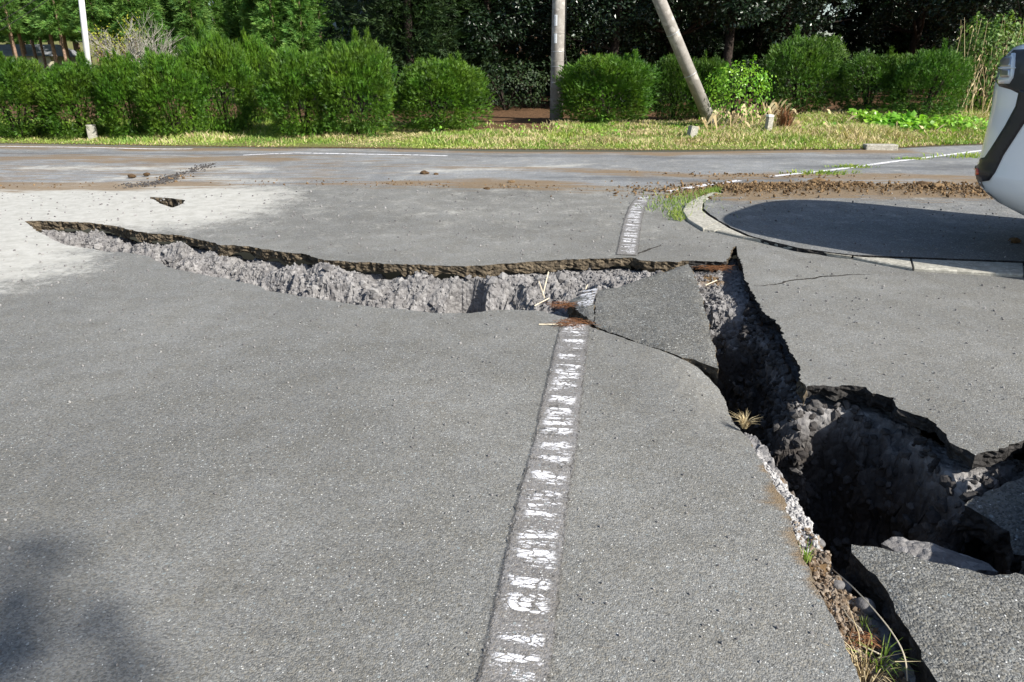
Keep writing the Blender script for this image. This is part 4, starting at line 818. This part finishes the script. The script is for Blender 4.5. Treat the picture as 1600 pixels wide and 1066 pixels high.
tag(mesh('soil_crumbs', V, f, M_SOIL, attrs={'tint': t}), 'crumbs of brown soil dropped in bands across the road', 'soil', kind='stuff')
rg5 = np.random.default_rng(55); q_ = []
for l, k in (([(203,287),(222,289),(245,286),(262,280),(277,271)], 420), ([(300,268),(312,262),(326,256)], 160)):
    w = rs([P(*a) for a in l], 100); j = rg5.integers(0, 100, k); q_.append(w[j]+rg5.normal(size=(k, 2))*np.array([.05, .09]))
q_ = np.vstack(q_); V, f, t = stones(np.column_stack([q_, zg(q_[:, 0], q_[:, 1])+.003]), rg5.uniform(.003, .014, len(q_)), rng=rg5); tag(mesh('broken_chips', V, f, M_SHADE_CHIP, attrs={'tint': t}), 'dark asphalt chips along the curved crack at the far left', 'rubble', kind='stuff')
# tiny loose grit all over the pavement
n = 2600; y_ = rg.uniform(.95, 6.3, n)**1; x = rg.uniform(-1, 1, n)*(y_*.85+.3); k = ~inside(HOLE, x, y_); x, y_ = x[k], y_[k]; s = rg.uniform(.0015, .005, len(x))*(.6+.25*y_)
V, f, t = stones(np.column_stack([x, y_, zg(x, y_)+s*.4+.035*inside(lotr, x, y_)]), s, rng=rg); tag(mesh('grit', V, f, M_GRAV, attrs={'tint': t}), 'fine loose grit scattered over the asphalt', 'grit', kind='stuff')
GC = 'larger soil clods on the road'
for i, (px, py, r, lab) in enumerate([(663,272,.030,'brown clod on the road left of the utility pole'),(681,273,.017,'small brown clod right of its bigger neighbour on the road'),(761,297,.022,'brown clod on the near soil band below the pole'),(799,286,.025,'pale clod on the soil band left of the pole line'),(1279,289,.055,'largest soil clod heaped left in the right soil band'),(1343,290,.036,'dark soil clod in the middle of the right soil band'),(1292,292,.045,'soil clod touching the largest clod'),(1440,296,.035,'dark soil clod near the car end of the band'),(1462,300,.04,'soil clod heaped below the front of the car'),(1583,386,.022,'yellowish soil clod on the car park in front of the wheel'),(206,277,.026,'dark lump left of the curved crack at the far left'),(229,274,.024,'dark lump inside the curved crack at the far left'),(1385,233,.02,'brown clod by the broken verge edge')]):
    rn = np.random.default_rng(300+i); x, y_ = P(px, py); v = SV*(1+.45*fbm(SV[:, 0]*1.8+i*5, SV[:, 1]*1.8, SV[:, 2]*1.8, 4, i)[:, None])*r*np.array([1.5, 1.1, .75])
    o = mesh('soil_clod', v, SF, M_SOIL, attrs={'tint': rn.uniform(0, .5, len(v))*0+rn.uniform(0, .8)}); o.location = (x, y_, r*.4+(.03 if inside(lotr, np.array([x]), np.array([y_]))[0] else 0)); tag(o, lab, 'clod', GC)
# ------------------------------------------------------------ posts and poles
M_POLE = m_broken('pole_concrete', (.22, .20, .18), (.33, .31, .29), .25, .25, dist=.004); M_POLEW = m_plain('white_painted_steel', (.78, .80, .82), .4); M_PLATE = m_plain('white_sticker', (.8, .82, .85), .5); M_BAND = m_plain('steel_band', (.45, .45, .45), .45, metal=.6); M_BLACK = m_plain('black_cable', (.02, .02, .02), .6)
bx_, by_ = P(869, 190, .1); root = empty('utility_pole', (bx_, by_, .05)); tag(root, 'upright grey concrete utility pole with white stickers and steel bands', 'pole')
rb, rt = .125, .103
m = MB(); m.tube([(0, 0, -.3), (0, 0, 1.5), (.0, 0, 7.5)], [rb, .118, rt-.02], 32); m.build('shaft', M_POLE, root, True)
def band_z(py): return PY(869, py, by_)[2]-.05
for py in (52, 81, 96, 104, 129, 136, 155, 168):
    z = band_z(py); m = MB(); r = .126-.004*z; m.tube([(0, 0, z-.006), (0, 0, z+.006)], r, 32); m.build('band', M_BAND if py in (81, 104, 129) else M_POLE, root, True)
for y0, y1 in ((24, 41), (53, 68)):
    m = MB(); z0, z1 = band_z(y1), band_z(y0); V = []; n = 7
    for i in range(n): a = math.radians(-128+i*8*.55); V += [(.1215*math.cos(a), .1215*math.sin(a), z0), (.1215*math.cos(a), .1215*math.sin(a), z1)]
    m.add(V, [(2*i, 2*i+2, 2*i+3, 2*i+1) for i in range(n-1)]); st_ = m.build('sticker', M_PLATE, root, True)
    m = MB(); rgx = random.Random(y0)
    for i in range(6):
        a = math.radians(-117); zc = z0+(z1-z0)*(i+.6)/6.6
        for q in range(3): m.box((.1235*math.cos(a), .1235*math.sin(a)-.0006, zc+q*.006-.006), (.014*rgx.uniform(.5, 1), .001, .0025), math.radians(-117+90))
    m.build('lettering', M_BLACK, st_)
m = MB(); m.tube(smooth_pts([(.125, -.02, 4), (.128, -.03, 1.9), (.13, -.03, 1.3), (.165, -.03, 1.1), (.15, -.03, .95), (.127, -.03, .9)]), .007, 5); m.build('cable', M_BLACK, root, True)
# leaning pole
b = PY(1097, 160, 12.1); t_ = PY(1030, 0, 11.8); bb_, tt = Vector(b), Vector(t_); d = (tt-bb_).normalized(); root = empty('leaning_pole', (b[0], b[1], 0)); tag(root, 'pale grey pole leaning far to the left at the wood edge', 'pole')
m = MB(); p0 = Vector((0, 0, b[2]))-d*.5; m.tube([p0, p0+d*2, p0+d*6.5], [.102, .098, .075], 24); m.build('shaft', M_POLE, root, True)
for k in (1.0, 1.7): m = MB(); m.tube([p0+d*k, p0+d*(k+.012)], .104, 24); m.build('band', M_BAND, root, True)
# distant white pole
b = PY(139, 110, 30); t_ = PY(127, 0, 30); root = empty('white_pole', (b[0], 30, .1)); tag(root, 'slim white steel pole rising behind the left hedge', 'pole')
d = (Vector(t_)-Vector(b)).normalized(); m = MB(); m.tube([Vector((0, 0, b[2]-.1))-d*1.2, Vector((0, 0, b[2]-.1))+d*6], [.125, .085], 20); m.build('shaft', M_POLEW, root, True)
for k, (a, b_) in enumerate((((-30, 52), (85, -20)), ((-30, 30), (60, -25)), ((-30, 66), (120, -30)))):
    m = MB(); m.tube(smooth_pts([PY(*a, 34), tuple((Vector(PY(*a, 34))+Vector(PY(*b_, 34)))/2+Vector((0, 0, -.03))), PY(*b_, 34)]), .016, 4); o = m.build('overhead_wire', M_BLACK)
    tag(o, ['middle black overhead wire crossing the upper left corner', 'topmost black overhead wire crossing the upper left corner', 'lowest black overhead wire crossing the upper left corner'][k], 'wire')
def post(px, pb, pt, w, lab, top=None, tilt=0, z=.1):
    x, y_ = P(px, pb, z); h = PY(px, pt, y_)[2]-z; m = MB(); m.box((0, 0, h/2-.06), (w, w*.9, h+.12), .3, tilt=tilt); root = empty('marker_post', (x, y_, z)); o = m.build('shaft', M_CONC, root); bevel(o, .008); tag(root, lab, 'post', 'low concrete marker posts in the verge')
    if top: m = MB(); m.box((0, 0, h+.0), (w*1.02, w*.92, .03), .3, tilt=tilt); bevel(m.build('cap', M_PLATE, root), .004)
post(145, 212, 195, .12, 'stubby grey marker post under the left hedge, below the white pole', z=.08); post(1081, 211, 197, .12, 'low broken marker stub in the grass right of the rounded shrub', tilt=.15, z=.1); post(1200, 204, 181, .09, 'taller pale marker post beside the rust orange plant', True, .05, .14)
x, y_ = P(1383, 235); m = MB(); m.box((0, 0, .03), (.42, .14, .09), -.05); o = bevel(m.build('concrete_block', M_CONC), .012); o.location = (x-.05, y_+.05, 0); tag(o, 'broken concrete block lying at the road edge of the right verge', 'block')
# distant house behind the plantation trunks
root = empty('house', (PY(40, 110, 60)[0], 60, 0)); tag(root, 'cream house with a low grey roof behind the plantation trunks', 'house'); M_WALL = m_plain('cream_wall', (.62, .58, .42), .8, nsc=2); M_ROOF = m_plain('grey_roof', (.24, .25, .27), .6, nsc=3)
m = MB(); m.box((0, 0, 1.0), (7.4, 5, 2.2)); m.build('wall', M_WALL, root)
m = MB(); m.add([(-4.1, -2.9, 2.0), (4.1, -2.9, 2.0), (4.1, 2.9, 2.0), (-4.1, 2.9, 2.0), (-3, 0, 2.9), (3, 0, 2.9)], [(0, 1, 5, 4), (1, 2, 5), (2, 3, 4, 5), (3, 0, 4), (3, 2, 1, 0)]); m.build('roof', M_ROOF, root)
# ------------------------------------------------------------ tree standing behind the camera, its crown shades the near left corner
tb = make_broadtree(91, 7.6, 1.25, 5.2, 6500, M_DARK, M_BARK, .16, tr=.07)
TT = Vector((-1.20, -.17, 0))+sd*10.4; tb.location = (TT.x, TT.y, TT.z-6.5+0); tb.location.z = 0; tb.scale = (1, 1, TT.z/6.4)
tag(tb, 'slender tree behind the camera whose crown shades the lower left corner', 'tree')
# ------------------------------------------------------------ the white car
M_WHITE = m_plain('white_car_paint', (.92, .93, .94), .3, coat=.7); M_BLK = m_plain('gloss_black_trim', (.010, .008, .012), .5, coat=.15); M_LENS = m_plain('headlight_glass', (.75, .78, .80), .08, .8, coat=1); M_AMB = m_plain('orange_red_lens', (.75, .10, .03), .25, coat=.6)
M_TYRE = m_plain('tyre_rubber', (.022, .022, .022), .85); M_RIM = m_plain('alloy', (.5, .5, .52), .3, metal=.9); M_GLASS = m_plain('tinted_glass', (.02, .025, .03), .05, .8, coat=.5); M_WELL = m_plain('wheel_well', (.01, .01, .01), .9)
CL, CW = 4.2, 1.69
CA = math.radians(41)                       # heading left and away
# silhouette of the nose in local x (0 = foremost), by height
ZP = [.24, .30, .38, .46, .54, .66, .80, .92, 1.00, 1.06, 1.12, 1.18, 1.26, 1.36, 1.48, 1.58, 1.66, 1.70]
XF = [.28, .15, .05, .02, .03, .03, .03, .02, .02, .03, .07, .22, .60, .98, 1.28, 1.52, 1.85, 2.3]
XB = [4.05, 4.15, 4.19, 4.2, 4.2, 4.19, 4.18, 4.17, 4.16, 4.15, 4.13, 4.11, 4.07, 4.02, 3.95, 3.88, 3.76, 3.5]
WD = [.77, .81, .832, .84, .843, .845, .845, .845, .845, .842, .838, .825, .79, .735, .69, .65, .58, .46]
def ring(z, n=96):
    xf, xb_, w = np.interp(z, ZP, XF), np.interp(z, ZP, XB), np.interp(z, ZP, WD); c = (xf+xb_)/2; a = (xb_-xf)/2; out = []
    for k in range(n):
        t = 2*math.pi*(k+.5)/n; e = 2/5.5; ct, st = math.cos(t), math.sin(t); x = a*math.copysign(abs(ct)**e, ct); y_ = w*math.copysign(abs(st)**e, st)
        fr = max(0, -x/a); x += a*0; nose = .20*(abs(y_)/w)**2.6*max(0, fr-.55)/.45; out.append((c+x+nose, y_, z))
    return out
zs = sorted(set(list(np.linspace(.24, 1.70, 46))+[.46])); nr_ = 120; V = []; Fs = []
for z in zs: V += ring(z, nr_)
for i in range(len(zs)-1):
    for k in range(nr_): Fs.append((i*nr_+k, i*nr_+(k+1) % nr_, (i+1)*nr_+(k+1) % nr_, (i+1)*nr_+k))
Fs.append(tuple(range(nr_))[::-1]); Fs.append(tuple((len(zs)-1)*nr_+k for k in range(nr_)))
near_c = PY(1524, 262, 4.22)               # near front corner of the bumper
def local_corner(): r = ring(.46, 120); return r
car = empty('parked_car'); car.rotation_euler[2] = -CA; 
# local +x runs rearwards; rotate so that rearwards = (cos, -sin)
Rz = Matrix.Rotation(-CA, 3, 'Z')
# leftmost silhouette point at bumper height must meet the traced corner
best = None
for p in ring(.46, 240):
    w = Rz @ Vector(p)
    s_ = w.x*ray(1524, 262)[1]-w.y*ray(1524, 262)[0]
    if best is None or s_ < best[0]: best = (s_, w)
car.location = (near_c[0]-best[1].x, near_c[1]-best[1].y, 0)
tag(car, 'white car with black trim nosing in at the right edge of the frame', 'car')
body = mesh('body', V, Fs, M_WHITE, car, True)
# wheel arches cut out
def cyl(x, y0, y1, z, r, n=48):
    m = MB(); m.tube([(x, y0, z), (x, y1, z)], r, n); return m
WX = (.83, 3.43); WR = .30
cm = MB()
for wx in WX:
    for sy in (-1, 1): cm.tube([(wx, sy*.52, .31), (wx, sy*.95, .31)], .375, 48)
cut = cm.build('cutter', M_WELL, car); bpy.context.view_layer.update()
bo = body.modifiers.new('arch', 'BOOLEAN'); bo.object = cut; bo.operation = 'DIFFERENCE'; bo.solver = 'EXACT'
bpy.context.view_layer.update(); dg = bpy.context.evaluated_depsgraph_get(); ev = body.evaluated_get(dg); new = bpy.data.meshes.new_from_object(ev)
body.modifiers.clear(); bvh_src = body.data; body.data = new; bpy.data.objects.remove(cut)
new.materials.clear(); new.materials.append(M_WHITE); new.materials.append(M_WELL)
for pl in new.polygons:
    c = pl.center
    inn = any((c.x-wx)**2+(c.z-.31)**2 < .378**2 for wx in WX) and abs(c.y) < .86 and not (abs(pl.normal.y) > .9 and abs(c.y) > .7)
    pl.material_index = 1 if inn else 0; pl.use_smooth = not inn
bvh = BVHTree.FromPolygons([tuple(v.co) for v in bvh_src.vertices], [tuple(p.vertices) for p in bvh_src.polygons])
Mi = (Matrix.Translation(car.location) @ Matrix.Rotation(-CA, 4, 'Z')).inverted(); co = Mi @ Vector((0, 0, HC))
def hit(px, py):
    d = Mi.to_3x3() @ Vector(ray(px, py)); d.normalize(); h = bvh.ray_cast(co, d)
    if h[0] is None: return None
    nn = h[1]; nn = nn if nn.dot(d) < 0 else -nn; return h[0], nn
def patch(name, poly, mat, off=.004, parent=car, g=5, th=.01):
    a = np.array(poly, float); ring_ = []
    for i in range(len(a)):
        p, q = a[i], a[(i+1) % len(a)]; n = max(1, int(np.linalg.norm(q-p)/g)); ring_ += [tuple(p+(q-p)*k/n) for k in range(n)]
    X, Y = np.meshgrid(np.arange(a[:, 0].min(), a[:, 0].max(), g), np.arange(a[:, 1].min(), a[:, 1].max(), g)); X, Y = X.ravel(), Y.ravel(); k = inside(a, X, Y) & (pdist(ring_+[ring_[0]], X, Y) > g*.4)
    v, f = cdt(ring_, [], np.column_stack([X[k], Y[k]])); top = []; ok = []
    for q in v:
        h = hit(*q); ok.append(h is not None); top.append((h[0]+h[1]*off, h[1]) if h else (Vector((0, 0, 0)), Vector((1, 0, 0))))
    f = [t for t in f if all(ok[i] for i in t) and max((top[t[i]][0]-top[t[i-1]][0]).length for i in range(3)) < .2]; par = list(range(len(v)))
    def fd(i):
        while par[i] != i: i = par[i]
        return i
    for t in f: par[fd(t[0])] = fd(t[1]); par[fd(t[1])] = fd(t[2])
    cc = {}
    for t in f: cc[fd(t[0])] = cc.get(fd(t[0]), 0)+1
    bigc = max(cc, key=cc.get); f = [t for t in f if fd(t[0]) == bigc]; n = len(v); V = [tuple(p) for p, _ in top]+[tuple(p-nn*(off+th)) for p, nn in top]
    cnt = {}
    for t in f:
        for i in range(3): e = (t[i], t[(i+1) % 3]); cnt[tuple(sorted(e))] = cnt.get(tuple(sorted(e)), [])+[e]
    Fs = [tuple(t) for t in f]
    for e, l in cnt.items():
        if len(l) == 1: i, j = l[0]; Fs.append((j, i, i+n, j+n))
    o = mesh(name, V, Fs, mat, parent, True)
    us = sorted({i for t in Fs for i in t}); mp_ = {a: i for i, a in enumerate(us)}; V = [V[i] for i in us]; Fs = [tuple(mp_[i] for i in t) for t in Fs]; me_ = bpy.data.meshes.new(name); me_.from_pydata(V, [], Fs); me_.materials.append(mat); me_.polygons.foreach_set('use_smooth', [True]*len(Fs)); o.data = me_
    V2 = [(x, -y_, z) for x, y_, z in V]; mesh(name, V2, [t[::-1] for t in Fs], mat, parent if parent is car else parent, True); return o
trim = patch('headlight_surround', [(1552,95),(1556,84),(1568,80),(1590,78),(1625,76),(1660,80),(1680,95),(1672,120),(1650,145),(1625,160),(1612,163),(1600,150),(1580,140),(1562,135),(1553,122)], M_BLK, .003)
lamp = patch('headlight', [(1557,98),(1560,88),(1572,85),(1588,84),(1587,105),(1584,122),(1578,131),(1564,131),(1557,124)], M_LENS, .010)
patch('reflector', [(1566,92),(1583,90),(1582,104),(1566,105)], M_RIM, .012, g=3); patch('reflector', [(1566,109),(1582,108),(1580,121),(1567,121)], M_RIM, .012, g=3)
patch('lamp_rib', [(1558,106),(1588,105),(1588,107),(1558,108)], M_POLEW, .013, g=3)
patch('bumper_trim', [(1594,140),(1628,150),(1614,172),(1592,206),(1568,243),(1555,270),(1546,282),(1532,284),(1515,278),(1512,258),(1524,249),(1540,246),(1552,228),(1572,196),(1588,166)], M_BLK, .006)
patch('turn_signal', [(1519,261),(1524,262),(1530,264),(1531,272),(1524,276),(1518,273)], M_AMB, .012, g=3)
# wheels
def wheel(wx, sy):
    r = empty('wheel', (wx, sy*.72, WR)); r.parent = car; m = MB(); prof = [(.20, -.095), (.27, -.10), (.295, -.085), (.30, -.05), (.30, .05), (.295, .085), (.27, .10), (.20, .095)]; n = 40; V = []
    for rr1, yy in prof:
        for k in range(n): a = 2*math.pi*k/n; V.append((rr1*math.cos(a), yy, rr1*math.sin(a)))
    L_ = len(prof); m.add(V, [(i*n+k, i*n+(k+1) % n, ((i+1) % L_)*n+(k+1) % n, ((i+1) % L_)*n+k) for i in range(L_) for k in range(n)]); m.build('tyre', M_TYRE, r, True)
    m = MB(); m.tube([(0, sy*.04, 0), (0, sy*.085, 0)], .06, 20)
    for k in range(7): a = 2*math.pi*k/7; m.tube([(0, sy*.07, 0), (.20*math.cos(a), sy*.075, .20*math.sin(a))], .018, 6)
    m.tube([(0, sy*-.08, 0), (0, sy*.03, 0)], .19, 30); m.build('rim', M_RIM, r)
for wx in WX:
    for sy in (-1, 1): wheel(wx, sy)
# windows and shut lines on both sides, screen, plate area
def shell_patch(name, fn, us, vs, mat, off=.004, parent=car):
    V = []; nu, nv = len(us), len(vs)
    for u in us:
        for v in vs: V.append(fn(u, v))
    Fs = [(i*nv+j, (i+1)*nv+j, (i+1)*nv+j+1, i*nv+j+1) for i in range(nu-1) for j in range(nv-1)]; return mesh(name, V, Fs, mat, parent, True)
for sy in (-1, 1):
    for x0, x1 in ((1.62, 2.45), (2.52, 3.2), (3.27, 3.8)):
        def fn(u, v, sy=sy):
            z = 1.08+.46*v; xx = max(u, np.interp(z, ZP, XF)+.16); h = bvh.ray_cast(Vector((xx, sy*2, z)), Vector((0, -sy, 0))); return (xx, h[0].y+sy*.004, z) if h[0] else (xx, sy*.7, z)
        shell_patch('window', fn, np.linspace(x0, x1, 12), np.linspace(0, 1, 8), M_GLASS)
def fw(u, v):
    z = 1.22+.40*v; yy = u*(.66-.12*v); h = bvh.ray_cast(Vector((-2, yy, z)), Vector((1, 0, 0))); return (h[0].x-.004, yy, z) if h[0] else (1.5, yy, z)
shell_patch('windscreen', fw, np.linspace(-1, 1, 16), np.linspace(0, 1, 10), M_GLASS)
def gr(u, v):
    z = .30+.17*v; yy = u*.5; h = bvh.ray_cast(Vector((-2, yy, z)), Vector((1, 0, 0))); return (h[0].x-.005, yy, z)
shell_patch('grille', gr, np.linspace(-1, 1, 12), np.linspace(0, 1, 5), M_BLK)
